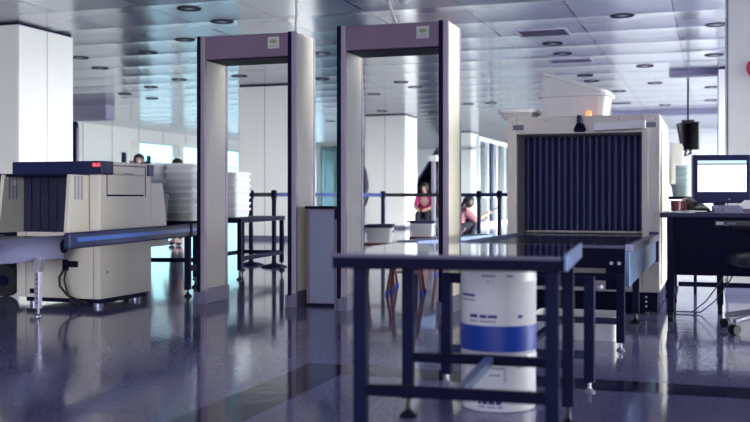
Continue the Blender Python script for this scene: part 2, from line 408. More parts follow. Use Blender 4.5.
vent(571, 60.5, .72, .46, 'second ceiling grille vent, just above the white bins')
vent(617, 103, .72, .46, 'far thin ceiling vent just over the big scanner')

# ------------------------------------------------------------------ detector gates
def gate(px0, dl, label):
    W, D, H, t = .882, .42, 2.2, .068
    p = at(px0, dl)
    g = thing('detector_gate', label, 'metal detector', p, 0, 'walk-through metal detector gates')
    for x in (0, W - t):
        pn = MB().box(x, .012, .10, x + t, D - .012, H).build('side_panel', 'gate_cream', g, bevel=.004)
        MB().box(x - .003, 0, .02, x + .030, .03, H + .003).build('front_edge', 'navy', pn, bevel=.004)
        MB().box(x + .0305, .002, .02, x + t + .003, .034, H + .003).build('edge_trim', 'edge', pn, bevel=.004)
        MB().box(x - .003, D - .05, .02, x + t + .003, D, H + .003).build('rear_edge', 'edge', pn, bevel=.006)
        k = MB(); k.prism([(x - .012, -.012, 0), (x + t + .012, -.012, 0), (x + t + .006, .004, .125), (x - .006, .004, .125)], (0, D + .02, 0))
        k.build('kick_plate', 'lilac', pn, bevel=.004)
        f = MB(); f2 = MB(); f.prism([(x - .018, -.016, 0), (x - .018, -.016, .10), (x + .004, -.016, .105), (x + .004, -.016, 0)], (0, .05, 0))
        f2.prism([(x + t - .004, -.016, 0), (x + t - .004, -.016, .105), (x + t + .018, -.016, .10), (x + t + .018, -.016, 0)], (0, .05, 0))
        f.build('foot_bracket', 'lilac', pn); f2.build('foot_bracket', 'lilac', pn)
        if x == 0:
            MB().cyl((x + t, D * .42, .80), (x + t + .004, D * .42, .80), .012, n=12).build('screw_cap', 'silver', pn)
    hd = MB().box(t + .003, .006, H - .19, W - t - .003, D - .006, H - .002).build('header', 'mauve', g, bevel=.006)
    MB().box(t + .004, .03, H - .196, W - t - .004, D - .03, H - .19).build('header_underside', 'navy', hd)
    # sticker: emblem over rows of small marks
    sx = W - t - .175; sz = H - .125
    st = MB().box(sx, .0015, sz, sx + .098, .006, sz + .092).build('sticker', 'sticker', hd)
    MB().lathe([(.026, 0), (.026, .003), (.02, .0035)], 20).build('emblem', 'stickergreen', st, loc=(sx + .049, .0018, sz + .056), rot=(R_(90), 0, 0)).scale = (1.15, .62, 1)
    mk = MB(); mk.box(sx - .004, .0005, sz + .052, sx + .022, .002, sz + .057); mk.box(sx + .076, .0005, sz + .052, sx + .102, .002, sz + .057)
    for r in range(3):
        for c in range(5): mk.box(sx + .012 + c * .0165, .0005, sz + .008 + r * .010, sx + .020 + c * .0165, .002, sz + .013 + r * .010)
    mk.build('print', 'greyink', st)
    return g, p
gL, pL = gate(197, 8.25, 'walk-through metal detector gate on the left, farther from the scanner tables')
gR, pR = gate(337, 7.74, 'walk-through metal detector gate on the right, nearer the front table')
def cable(p0, p1, sag, label):
    pts = []
    for i in range(13):
        t = i / 12; q = Vector(p0).lerp(Vector(p1), t); q += Vector(sag) * math.sin(math.pi * t); pts.append(q)
    pts = [pts[0] - Vector((0, 0, 0))] + pts[1:]
    return tag(MB().tube(pts, .013).build('cable', 'cable', smooth=60), label, 'cable', 'gate cables')
tL = pL + Vector((.80, .2, 2.206)); tR = pR + Vector((.44, .15, 2.206))
cable(tL, (tL.x - .10, tL.y + .15, CEIL), (.02, 0, 0), 'white cable running from the ceiling to the left gate')
cable(tR, (tR.x - .26, tR.y + .15, CEIL), (-.05, 0, 0), 'white cable curving from the ceiling to the right gate')

# grey cabinet between the gates
p = at(300.6, 8.12); p.x = -3.115
c = thing('control_cabinet', 'slim mauve cabinet with grey-blue door between the two gates', 'cabinet', p)
MB().box(0, .0, .02, .30, .36, .785).build('body', 'mauve', c, bevel=.004)
MB().box(.035, -.012, .03, .245, .0, .772).build('door', 'greydoor', c, bevel=.003)
MB().box(-.008, -.02, .785, .25, .37, .805).build('top', 'navy', c, bevel=.004)
MB().box(.252, -.016, .70, .298, -.0, .785).build('lock_box', 'navy', c)
f = MB(); f.box(.01, .01, 0, .29, .34, .02); f.build('plinth', 'navy', c)

# ------------------------------------------------------------------ big scanner on the right
p = at(660, 7.45)
OR = p.copy()
s = thing('baggage_scanner', 'big cream baggage scanner on the right with a dark blue strip curtain', 'baggage scanner', p)
W, L, H, rec = 1.15, 1.45, 1.5, .36
ox0, ox1, oz0, oz1 = -1.075, -.13, .60, 1.366
b = MB()
b.box(-W, 0, .165, ox0, L, H); b.box(ox1, 0, .165, 0, L, H)
b.box(ox0, 0, oz1, ox1, L, H); b.box(ox0, 0, .165, ox1, L, oz0 - .03); b.box(ox0, rec + .06, oz0 - .03, ox1, L, oz1)
b.build('housing', 'cream', s, bevel=.008)
c = MB(); n = 19; cw = (ox1 - ox0) / n
for k in range(n):
    x0 = ox0 + k * cw
    yy = rec + (.012 if k % 2 else 0) + .004 * random.random()
    pl = []
    for q in range(7):
        t = q / 6; pl.append((x0 + cw * (.02 + 1.02 * t), yy - .016 * math.sin(math.pi * t)))
    ring0 = [(x, y_, oz0 + .012) for x, y_ in pl] + [(x, y_ + .004, oz0 + .012) for x, y_ in reversed(pl)]
    ring1 = [(x, y_, oz1 - .002) for x, y_, _ in ring0]
    c.loft([ring0, ring1])
c.build('lead_curtain', 'curtain', s, smooth=50)
MB().box(ox0, .0, oz0 - .03, ox1, rec + .06, oz0 - .004).build('tunnel_belt', 'belt', s)
e = MB(); e.box(ox1, -.012, oz0 + .02, ox1 + .045, 0, oz1 + .03); e.box(ox0 - .0, -.012, oz1, ox1, 0, oz1 + .018)
e.build('opening_trim', 'cream', s, bevel=.003)
pl = MB(); pl.box(-W + .02, .02, .02, -.02, L - .02, .165); pl.build('plinth', 'navy', s)
bl = MB()
for z in (.06, .095, .13): bl.cyl((-.10, .021, z), (-.10, .012, z), .008, n=10)
bl.build('plinth_bolts', 'silver', s)
ft = MB()
for x in (-W + .12, -.12):
    for y_ in (.12, L - .12): ft.cyl((x, y_, 0), (x, y_, .03), .035)
ft.build('feet', 'rubber', s)
ld = MB(); ld.prism([(-.475, -.10, 1.375), (-.10, -.10, 1.39), (-.10, 0, 1.39), (-.475, 0, 1.375)], (0, 0, .062)); ld.build('front_ledge', 'white', s, bevel=.006)
for x in (-W + .045, -.115):
    MB().box(x, -.004, 1.40, x + .085, 0, 1.44).build('name_plate', 'lilac', s)
bc = MB(); bc.lathe([(.045, 0), (.045, .012), (.028, .05), (.02, .055)], 20, (-.585, -.045)); bc.box(-.62, -.09, -.01, -.55, 0, .0)
bo = bc.build('beacon_bracket', 'navy', s, smooth=40, loc=(0, 0, 1.385))
MB().cyl((-.585, -.045, 1.44), (-.585, -.045, 1.50), .022).build('beacon_post', 'navy_blue', bo, smooth=40, loc=(0, 0, -1.385))
MB().lathe([(.024, 0), (.024, .03), (.012, .042)], 16, (-.53, .06)).build('beacon_lens', 'orangelamp', bo, smooth=50, loc=(0, 0, 1.5 - 1.385))
sc_ = MB()
for (x, z) in ((-.03, 1.46), (-.03, .75), (-.03, .3), (-W + .04, 1.46), (-.30, 1.47), (-.85, 1.47)): sc_.cyl((x, -.003, z), (x, .001, z), .006, n=8)
sc_.build('screws', 'greyink', s)
sp = MB(); sp.box(.002, .12, .22, .008, L - .12, 1.38); sp.build('side_panel', 'cream', s, bevel=.003)
# papers clipped to the far end of the scanner's side
pp = thing('hanging_paper', 'white sheets of paper stuck at the end of the big scanner, higher one', 'paper', OR + Vector((.012, L - .05, 1.17)), 0, 'papers on the scanner')
MB().prism([(0, 0, 0), (.10, -.05, -.02), (.11, -.05, .17), (.01, 0, .19)], (.001, .004, 0)).build('sheet', 'paper', pp)
MB().prism([(.03, -.02, .02), (.11, -.06, .0), (.12, -.06, .15), (.035, -.02, .17)], (.001, .004, 0)).build('sheet', 'paper', pp)
pp = thing('hanging_paper', 'white sheet of paper stuck lower on the big scanner\'s end', 'paper', OR + Vector((.012, L - .10, 1.0)), 0, 'papers on the scanner')
MB().prism([(0, 0, 0), (.055, -.03, -.005), (.055, -.03, .17), (0, 0, .175)], (.001, .004, 0)).build('sheet', 'paper', pp)

# bins on top of it
def bin_mb(Lx, Wy, H, taper=.82, rim=.022, wall=.006, ribs=True):
    m = MB(); r = .05
    m.loft([rrect(Lx * taper, Wy * taper, r * .7, 0), rrect(Lx, Wy, r, H - .03), rrect(Lx + .004, Wy + .004, r, H - .028),
            rrect(Lx + 2 * rim, Wy + 2 * rim, r + rim, H - .026), rrect(Lx + 2 * rim, Wy + 2 * rim, r + rim, H), rrect(Lx - wall, Wy - wall, r, H),
            rrect(Lx * taper - wall, Wy * taper - wall, r * .7, wall)])
    if ribs:
        for sy in (-1, 1):
            for k in range(-2, 3):
                x = k * Lx * .18
                yb, yt = sy * Wy * taper / 2, sy * Wy / 2
                m.prism([(x * taper - .012, yb, .012), (x * taper + .012, yb, .012), (x + .012, yt, H - .03), (x - .012, yt, H - .03)], (0, sy * .008, 0))
    return m
tp = OR + Vector((-.655, .34, H + .002))
tag(bin_mb(.52, .40, .19, .9).build('plastic_bin', 'white', smooth=35, loc=tp), 'white plastic bin standing upright on the big scanner, under a tilted one', 'bin', 'white bins on the big scanner')
o = tag(bin_mb(.50, .38, .19, .9).build('plastic_bin', 'white', smooth=35, loc=tp + Vector((-.056, .0, .105)), rot=(0, R_(18), 0)), 'white plastic bin tilted inside another on the big scanner', 'bin', 'white bins on the big scanner')
o = tag(bin_mb(.26, .34, .07, .86, ribs=False).build('plastic_tray', 'white', smooth=35, loc=OR + Vector((-1.10, .27, H + .002))), 'low white tray on the left end of the big scanner top', 'tray')

# ------------------------------------------------------------------ conveyor in front of the big scanner
def footed_leg(name, x, y_, z1, parent, t=.044, m='navy_frame', foot='black', fh=.07):
    l = MB().box(x - t / 2, y_ - t / 2, fh, x + t / 2, y_ + t / 2, z1).build(name, m, parent, bevel=.003)
    MB().lathe(([(.024, 0), (.026, .006), (.012, .014), (.008, .022), (.008, fh)] if foot == 'silver' else [(.036, 0), (.038, .008), (.018, .024), (.011, .034), (.009, fh)]), 16, (x, y_)).build('foot', foot, l, smooth=40)
    return l
cx1 = -.055; cx0 = cx1 - .96; LEN = 1.62
cv = thing('conveyor', 'dark blue feed conveyor with steel sides in front of the big scanner', 'conveyor', OR + Vector((0, -.05, 0)), R_(-2.4))
rp_ = MB(); rp_.prism([(cx1, -LEN, .35), (cx1, -.02, .41), (cx1, -.02, .60), (cx1, -LEN, .60)], (.03, 0, 0)); rp_.build('side_plate', 'steelblue', cv, bevel=.004)
rp_ = MB(); rp_.prism([(cx0, -LEN, .46), (cx0, -.02, .46), (cx0, -.02, .60), (cx0, -LEN, .60)], (-.03, 0, 0)); rp_.build('side_plate', 'steelblue', cv, bevel=.004)
MB().box(cx1 + .002, -LEN - .012, .556, cx1 + .05, -.002, .604).build('side_rail', 'steel', cv, bevel=.004)
MB().box(cx0 - .05, -LEN - .012, .556, cx0 - .002, -.002, .604).build('side_rail', 'steel', cv, bevel=.004)
MB().box(cx0 + .002, -LEN + .02, .545, cx1 - .002, -.035, .585).build('belt', 'belt', cv, bevel=.012)
fp = MB().box(cx0, -LEN, .455, cx1, -LEN + .02, .575).build('front_panel', 'navy', cv)
MB().box(cx0, -LEN - .006, .575, cx1, -LEN + .02, .592).build('front_edge', 'lilac', cv)
MB().box(cx1 - .11, -LEN - .004, .33, cx1 + .0, -LEN, .575).build('corner_panel', 'navy', cv)
bb = MB()
for x in (-.075, -.03): bb.cyl((cx1 + x, -LEN - .004, .487), (cx1 + x, -LEN - .014, .487), .011, n=12)
bb.build('bolts', 'silver', cv, smooth=40)
MB().box(cx0 + .03, -.52, .40, cx1 - .08, -.48, .44).build('cross_rail', 'steel', cv)
MB().box(cx1 - .02, -.02, .40, cx1 + .05, .044, .62).build('mount_plate', 'navy_blue', cv, bevel=.003)
for x in (cx0 + .03, cx1 - .06): footed_leg('leg', x, -.50, .46, cv)
# white crate pushed under the conveyor
q = at(578, 6.33)
tag(bin_mb(.52, .36, .15, .96, rim=.006, ribs=False).build('crate', 'white', loc=q, smooth=30), 'white plastic crate on the floor under the feed conveyor', 'crate')

# low stand between the front table and the conveyor
q = at(447, 4.73)
st = thing('tray_stand', 'low blue-grey steel stand between front table and feed conveyor', 'stand', q, R_(-1.2))
SW, SD = .665, 1.30
for x in (0, SW):
    for y_ in (0, SD): footed_leg('leg', x, y_, .522 if y_ == 0 else .44, st, .046, 'navy_frame', 'silver', .045)
r_ = MB(); r_.box(.023, -.02, .475, SW - .023, .02, .522); r_.build('top_rail', 'navy', st, bevel=.003)
r_ = MB(); r_.box(.023, SD - .02, .40, SW - .023, SD + .02, .44); r_.build('top_rail', 'navy', st)
r_ = MB(); r_.box(SW * .5 - .02, .018, .155, SW * .5 + .02, SD - .018, .18); r_.build('cross_bar', 'navy', st)
MB().box(.023, -.018, .150, SW - .023, .018, .185).build('stretcher', 'navy_blue', st, bevel=.003)
MB().box(.023, SD - .018, .150, SW - .023, SD + .018, .185).build('stretcher', 'navy_blue', st, bevel=.003)
MB().lathe([(.012, 0), (.018, .008), (.012, .02), (.004, .024)], 14).build('knob', 'silver', st, smooth=50, loc=(SW + .046, -.03, .478), rot=(R_(90), 0, 0))

# ------------------------------------------------------------------ nearest table
q = at(361, 3.33)
ta = thing('roller_table', 'nearest dark steel table frame with glossy top, two buckets behind it', 'table', q, R_(3.7))
TW, TD, TZ = .63, .70, .69
for x in (0, TW):
    for y_ in (0, TD): footed_leg('leg', x, y_, .648, ta, .044, 'navy_frame', 'black', .075)
t = MB()
t.box(-.085, -.05, TZ - .045, TW + .041, -.005, TZ - .004); t.box(-.085, TD + .05, TZ - .045, TW + .03, TD + .095, TZ - .004)
t.box(-.085, -.005, TZ - .045, -.045, TD + .05, TZ - .004); t.box(TW - .01, -.005, TZ - .045, TW + .041, TD + .05, TZ - .004)
t.build('top_frame', 'navy', ta, bevel=.004)
MB().box(-.083, -.046, TZ - .004, TW + .040, TD + .09, TZ + .002).build('table_top', 'gloss', ta, bevel=.0015)
MB().box(-.09, -.056, TZ - .008, TW + .03, -.045, TZ + .004).build('front_lip', 'lilac', ta, bevel=.002)
MB().box(TW + .042, -.056, TZ - .042, TW + .051, TD + .02, TZ + .014).build('end_plate', 'steelblue', ta, bevel=.002)
MB().box(.022, -.018, .222, TW - .022, .018, .258).build('stretcher', 'navy', ta, bevel=.003)
MB().box(.022, TD - .018, .222, TW - .022, TD + .018, .258).build('stretcher', 'navy', ta, bevel=.003)
MB().box(TW * .52 - .017, .018, .224, TW * .52 + .017, TD - .018, .256).build('cross_bar', 'steelblue', ta, bevel=.003)

# buckets
def text_bars(parent, R, z, h, spans, m, name='lettering'):
    for a0, a1 in spans:
        mb = MB()
        n = max(2, int(abs(a1 - a0) / 3)); rin, ro = R - .001, R + .0012
        ring = []
        for k in range(n + 1):
            a = R_(a0 + (a1 - a0) * k / n); ca, sa = math.cos(a), math.sin(a)
            ring.append([(rin * ca, rin * sa, z), (ro * ca, ro * sa, z), (ro * ca, ro * sa, z + h), (rin * ca, rin * sa, z + h)])
        mb.loft(ring)
        mb.build(name, m, parent)
q = at(498.5, 4.225)
low = thing('paint_bucket', 'white bucket with blue lettering on the floor, lower of the two behind the front table', 'bucket', q, 0, 'stacked white buckets')
RB = .156
MB().lathe([(RB * .95, 0), (RB * .985, .004), (RB, .018), (RB, .185), (RB * .985, .20)], 40).build('body', 'bucket', low, smooth=40)
MB().lathe([(RB * 1.012, .196), (RB * 1.022, .20), (RB * 1.022, .226), (RB * 1.0, .234), (RB * .94, .234), (RB * .93, .228)], 40).build('lid', 'bucket', low, smooth=40)
ang = math.degrees(math.atan2(-q.y, -q.x))          # towards the viewer's side
text_bars(low, RB, .032, .017, [(ang - 32, ang - 27), (ang - 25, ang - 17), (ang - 15, ang - 6), (ang - 4, ang + 4)], 'ink')
text_bars(low, RB, .018, .008, [(ang - 32, ang - 20), (ang - 18, ang - 4), (ang - 2, ang + 6)], 'greyink')
text_bars(low, RB, .070, .006, [(ang + 26, ang + 36)], 'greyink')
text_bars(low, RB, .178, .006, [(ang - 14, ang + 10)], 'greyink', 'printed_box'); text_bars(low, RB, .150, .006, [(ang - 14, ang + 2)], 'greyink', 'printed_box'); text_bars(low, RB, .125, .05, [(ang + 9, ang + 10.5)], 'greyink', 'printed_box'); text_bars(low, RB, .182, .005, [(ang + 26, ang + 38)], 'greyink')
up = thing('paint_bucket', 'white bucket with a cobalt blue band, stacked on another behind the front table', 'bucket', q + Vector((.0, 0, .235)), 0, 'stacked white buckets')
RU = .158; HU = .375
MB().lathe([(RU * .95, 0), (RU * .98, .004), (RU, .012), (RU, HU - .085), (RU * 1.01, HU - .08), (RU * 1.01, HU - .07), (RU, HU - .065), (RU * 1.0, HU - .03)], 40).build('body', 'bucket', up, smooth=40)
MB().lathe([(RU * 1.015, HU - .032), (RU * 1.03, HU - .028), (RU * 1.03, HU - .006), (RU * 1.0, HU), (RU * .93, HU), (RU * .92, HU - .008)], 40).build('lid', 'bucket', up, smooth=40)
MB().lathe([(RU + .0004, .012), (RU + .0012, .012), (RU + .0012, .118), (RU + .0004, .118)], 40).build('blue_band', 'bluelabel', up, smooth=60)
text_bars(up, RU, .15, .013, [(ang - 47, ang - 33), (ang - 29, ang - 18), (ang - 16, ang - 2), (ang + 30, ang + 38)], 'ink')
text_bars(up, RU, .133, .007, [(ang - 47, ang - 33), (ang - 29, ang - 4)], 'greyink')
text_bars(up, RU, .235, .011, [(ang - 70, ang - 38)], 'ink'); text_bars(up, RU, .218, .007, [(ang - 70, ang - 38)], 'greyink')
text_bars(up, RU, .318, .009, [(ang - 26, ang - 4), (ang + 12, ang + 22)], 'greyink'); text_bars(up, RU, .296, .006, [(ang - 20, ang - 8)], 'greyink')

# ------------------------------------------------------------------ small scanner on the left
p = at(100, 7.9); OL = p.copy()
s = thing('baggage_scanner', 'small cream baggage scanner on the left with a dark blue hood', 'baggage scanner', p)
W, L, H = .79, .76, 1.165
b = MB(); b.box(-W, 0, .07, 0, L, .62); b.box(-W, .0, .62, -.71, L, 1.06); b.box(-.10, .0, .62, 0, L, 1.06); b.box(-W, .14, 1.06, 0, L - .06, H); b.box(-.71, .14, .62, -.10, L, 1.06)
b.build('housing', 'cream', s, bevel=.006)
MB().box(-W - .03, -.02, 1.058, .035, .14, H).build('front_hood', 'navy_blue', s, bevel=.008)
MB().box(-W - .01, L - .06, 1.058, .012, L + .03, H - .01).build('rear_hood', 'navy_blue', s, bevel=.006)
em = MB().box(-.055, -.028, 1.118, .018, -.02, 1.150).build('emblem', 'redlamp', s, bevel=.01)
mb = MB(); mb.box(-.038, -.030, 1.124, -.020, -.028, 1.142); mb.box(-.014, -.030, 1.124, .010, -.028, 1.132); mb.box(.003, -.030, 1.124, .010, -.028, 1.142); mb.build('emblem_mark', 'pinklamp', em)
for x0, pr0, pr1 in ((-.135, .285, .24), (-.745, .32, .245)):
    ck = MB().prism([(x0, 0, .60), (x0, -pr0, .60), (x0, -pr1, 1.055), (x0, 0, 1.055)], (.036, 0, 0)).build('tunnel_cheek', 'cream', s, bevel=.004)
    stp = MB()
    for k in range(3): stp.box(x0 + .0355, -pr1 + .045 + k * .042, .86, x0 + .038, -pr1 + .065 + k * .042, 1.045)
    stp.build('marking', 'greyink', ck)
    if x0 < -.5: MB().box(x0 + .0365, -pr1 + .10, .975, x0 + .0395, -pr1 + .135, 1.01).build('tag', 'paper', ck)
MB().box(-.75, -.23, 1.04, -.10, .0, 1.058).build('tunnel_roof', 'navy', s)
c = MB(); n = 14; x0_, x1_ = -.705, -.14; cw = (x1_ - x0_) / n
for k in range(n):
    xx = x0_ + k * cw; yy = -.02 - (.01 if k % 2 else 0)
    c.box(xx, yy, .60, xx + cw * 1.02, yy + .006, 1.04)
M['curtain_dark'] = mat('dark_curtain_rubber', (.009, .011, .045), .5, vary=.25)
c.build('lead_curtain', 'curtain_dark', s)
rc = MB().prism([(-.06, L, .45), (-.06, L + .30, .45), (-.06, L + .19, 1.0), (-.06, L, 1.0)], (.06, 0, 0)).build('rear_cheek', 'cream', s, bevel=.004)
sd = MB(); sd.box(.0, .09, .88, .004, .10, 1.14); sd.box(.0, L - .10, .88, .004, L - .09, 1.14); sd.box(.0, .10, 1.13, .004, L - .10, 1.14)
sd.build('side_panel_edge', 'lilac', s)
MB().box(0, .10, .885, .006, L - .13, .90).build('handle_slot', 'navy', s)
mb = MB(); mb.box(.0, .33, 1.07, .004, .47, 1.076); mb.box(0, .38, 1.062, .004, .47, 1.068); mb.build('side_logo', 'greyink', s)
MB().box(-.06, -.004, .07, -.055, .002, .60).build('seam', 'greyink', s); MB().box(-.70, -.004, .07, -.695, .002, .60).build('seam', 'greyink', s)
MB().cyl((.0, .10, .28), (.006, .10, .28), .012, n=10).build('bolt', 'greyink', s)
MB().box(-.66, -.004, .10, -.60, .0, .14).build('cable_socket', 'navy', s)
mb = MB(); mb.box(-.34, -.02, .29, -.29, 0, .38); mb.box(-.29, -.02, .32, -.20, 0, .37); mb.build('plug_box', 'navy', s, bevel=.004)
MB().tube([(-.32, -.025, .30), (-.345, -.05, .24), (-.33, -.06, .17), (-.26, -.06, .10), (-.16, -.05, .06), (-.1, -.04, .045)], .009).build('power_cable', 'black', s, smooth=60)
MB().tube([(-.30, -.025, .30), (-.29, -.06, .22), (-.26, -.07, .14), (-.22, -.07, .06), (-.15, -.05, .03)], .008).build('power_cable', 'black', s, smooth=60)
MB().box(-.16, -.012, .99, -.12 + .02, -.002, 1.0).build('key_switch', 'navy', s)
f = MB()
for x in (-W + .1, -.08):
    for y_ in (.1, L - .12): f.cyl((x, y_, 0), (x, y_, .07), .04)
f.build('feet', 'steel', s, smooth=40)
MB().box(-W + .05, .06, .03, -.03, L - .04, .07).build('base_frame', 'navy', s)

# its conveyor, towards the camera
cl = thing('conveyor', 'bright steel sided conveyor leading to the small left scanner', 'conveyor', OL + Vector((0, -.26, 0)))
cl_x1 = -.145
MB().box(cl_x1 - .02, -1.7, .405, cl_x1 + .0, .0, .585).build('side_plate', 'steel', cl, bevel=.004)
MB().box(-.72, -1.7, .405, -.70, .0, .585).build('side_plate', 'steel', cl, bevel=.004)
MB().box(-.70, -1.7, .545, cl_x1 - .02, .0, .575).build('belt', 'belt', cl, bevel=.01)
MB().cyl((-.70, .0, .50), (cl_x1 + .004, .0, .50), .055).build('end_roller', 'navy', cl, smooth=40)
for x, y_ in ((cl_x1 + .02, -.34), (-.74, -.34), (cl_x1 + .02, -1.5), (-.74, -1.5)):
    l = MB().box(x - .02, y_ - .02, .06, x + .02, y_ + .02, .43).build('leg', 'silver', cl, bevel=.003)
    h = MB()
    for k in range(9): h.cyl((x, y_ - .0205, .10 + k * .035), (x, y_ - .019, .10 + k * .035), .006, n=8)
    h.build('hole_row', 'navy', l)
    MB().lathe([(.03, 0), (.03, .008), (.012, .02), (.010, .065)], 14, (x, y_)).build('foot', 'steel', l, smooth=40)
    MB().prism([(x - .045, y_ - .024, .42), (x + .045, y_ - .024, .42), (x + .02, y_ - .024, .33), (x - .02, y_ - .024, .33)], (0, .05, 0)).build('bracket', 'silver', l, bevel=.003)

# blue striped guard rail beside the small scanner
a = at(70, 6.67); e = at(197, 9.0); ln = (e - a).length; rz = math.atan2((e - a).y, (e - a).x)
gr = thing('guard_rail', 'blue-grey rail with a bright blue stripe passing the small left scanner', 'rail', a, rz)
MB().box(0, 0, .53, ln + .5, .05, .64).build('beam', 'navy_blue', gr, bevel=.012)
MB().box(.10, -.004, .575, ln - .18, .0, .605).build('stripe', 'stripe', gr); MB().box(ln - .12, -.004, .575, ln + .48, .0, .605).build('stripe', 'stripe', gr)
MB().box(ln - .17, -.008, .525, ln - .13, .055, .645).build('joint_collar', 'navy', gr)
for x, y_ in ((ln - .16, .025), (ln + .40, .025)): footed_leg('leg', x, y_, .53, gr, .05, 'navy', 'black', .06)
MB().box(1.3, .05, .54, 1.36, .05 + .17, .60).build('wall_bracket', 'navy', gr)
MB().box(ln - .14, .012, .22, ln + .38, .038, .27).build('stretcher', 'navy', gr)

# dark cabinet behind it at the picture's left edge
q = at(-8, 8.9)
c = thing('equipment_cabinet', 'dark cabinet behind the small scanner at the left edge', 'cabinet', q)
MB().prism([(-.45, 0, .22), (.14, 0, .22), (.20, 0, 1.085), (-.45, 0, 1.085)], (0, .55, 0)).build('body', 'navy', c, bevel=.01)
for x in (-.35, .14): 
    wv = MB().cyl((x, -.02, .14), (x, .04, .14), .14, n=24).build('wheel', 'rubber', c, smooth=40)
    MB().cyl((x, -.028, .14), (x, -.02, .14), .05, n=16).build('hub', 'navy', wv, smooth=40)
MB().box(-.4, .04, .14, .15, .5, .22).build('chassis', 'navy', c)

# ------------------------------------------------------------------ tray tables and tray stacks behind the small scanner
def rect_table(name, lab, cat, nr, fr, width, z, legs_at=(0, 1)):
    d_ = (fr - nr); ln = d_.length; rz = math.atan2(d_.y, d_.x) - math.pi / 2
    t = thing(name, lab, cat, nr, rz, 'dark tray tables')
    MB().box(-width, -.02, z - .05, .02, ln + .02, z).build('table_top', 'navy', t, bevel=.004)
    for x in (-width + .03, -.01):
        for y_ in (.02, ln - .02): footed_leg('leg', x, y_, z - .05, t, .045, 'navy', 'black', .10)
    MB().box(-.03, .04, .20, .01, ln - .04, .245).build('stretcher', 'navy', t); MB().box(-width + .01, .04, .20, -width + .05, ln - .04, .245).build('stretcher', 'navy', t)
    MB().box(-width + .05, ln - .04, .20, -.03, ln, .245).build('stretcher', 'navy', t)
    return t
nr = at(240, 10.6); fr = at(283, 11.95)
rect_table('tray_table', 'dark long-legged table seen through the left detector gate', 'table', nr, fr, .54, .655)
nr2 = at(196, 9.72); fr2 = at(211, 10.45)
rect_table('tray_table', 'black table under grey trays behind the small left scanner', 'table', nr2, fr2, .72, .645)
tray_proto = None
def stack(base, n, z0, desc, yaw, w=.30, l=.44, mname='traygrey'):
    me = None
    for k in range(n):
        pos = Vector((base.x + random.uniform(-.002, .002), base.y + random.uniform(-.002, .002), z0 + k * .067))
        i = n - 1 - k
        lab = 'grey-white tray, %s %s' % (ORD[i] + (' from the top' if i and k else ''), desc)
        if k == 0: lab = 'grey-white tray, lowest %s' % desc
        if me is None:
            o = bin_mb(w, l, .10, .9, rim=.014, ribs=False).build('security_tray', mname, smooth=35, loc=pos, rot=(0, 0, yaw)); me = o.data
        else:
            o = bpy.data.objects.new('security_tray', me); COL.objects.link(o); o.location = pos; o.rotation_euler = (0, 0, yaw + random.uniform(-.008, .008))
        tag(o, lab, 'tray', 'stacked security trays')
stack(at(157, 10.3), 8, .645, 'of the stack right behind the small scanner', YAW * .3)
stack(at(188, 10.1), 8, .645, 'of the stack left beside the left gate', YAW * .3)
stack(at(231.5, 11.35), 7, .655, 'of the stack seen through the left gate', YAW * .3, .30, .44)
q = at(163.5, 9.85, .645)
tag(bin_mb(.10, .08, .26, .72, rim=.005, ribs=False).build('waste_bin', 'traygrey', loc=q, smooth=35), 'small tapered pale bin standing in front of the tray stacks', 'bin')

# low blue-grey bench seen between the right gate and the big scanner
a = at(418, 10.0); e = at(493, 11.9); ln = (e - a).length; rz = math.atan2((e - a).y, (e - a).x)
bn = thing('low_bench', 'low slanting blue-grey bench beyond the front table, left of the big scanner', 'bench', a, rz)
MB().box(0, 0, .355, ln, .24, .44).build('seat', 'steelblue', bn, bevel=.006)
for x in (.06, ln - .20): MB().box(x, .03, 0, x + .14, .20, .355).build('leg', 'navy_blue', bn, bevel=.004)

# ------------------------------------------------------------------ stools with bins seen through the right gate
def stool(px, d, lab):
    q = at(px, d)
    s = thing('stool', lab, 'stool', q, YAW * .6, 'red-brown stools behind the right gate')
    MB().box(-.145, -.14, .405, .145, .14, .435).build('seat', 'redwood', s, bevel=.01)
    for sx in (-1, 1):
        for sy in (-1, 1):
            l = MB().cyl((sx * .154, sy * .144, .028), (sx * .10, sy * .09, .41), .014, n=10).build('leg', 'redwood', s, smooth=40)
            MB().cyl((sx * .157, sy * .147, 0), (sx * .154, sy * .144, .03), .019, n=10).build('foot_cap', 'bluecap', l, smooth=40)
    st_ = MB(); st_.box(-.13, -.01, .18, .13, .01, .205); st_.build('stretcher', 'redwood', s)
stool(380, 9.8, 'red-brown stool under a white tub, left one seen through the right gate')
stool(406, 9.15, 'red-brown stool without a tub, middle one seen through the right gate')
stool(423, 11.35, 'red-brown stool under a white tub, beside the right gate\'s far post')
def tub(px, d, lab):
    q = at(px, d, .435); 
    t = thing('tub', lab, 'tub', q, YAW * .6, 'white tubs on stools')
    MB().loft([rrect(.23, .2, .03, 0), rrect(.26, .24, .03, .15), rrect(.24, .22, .03, .15), rrect(.21, .18, .03, .01)]).build('body', 'white', t, smooth=35)
    MB().loft([rrect(.265, .245, .03, .146), rrect(.28, .26, .035, .15), rrect(.28, .26, .035, .172), rrect(.25, .23, .03, .178)]).build('lid', 'navy_blue', t, smooth=35)
    for sx in (-1, 1): MB().box(sx * .135 - .012, -.04, .10, sx * .135 + .012, .04, .12).build('handle', 'greyink', t)
tub(380, 9.8, 'white tub with dark lid on a stool, left of the two')
tub(423, 11.35, 'white tub with dark lid on a stool, right of the two')

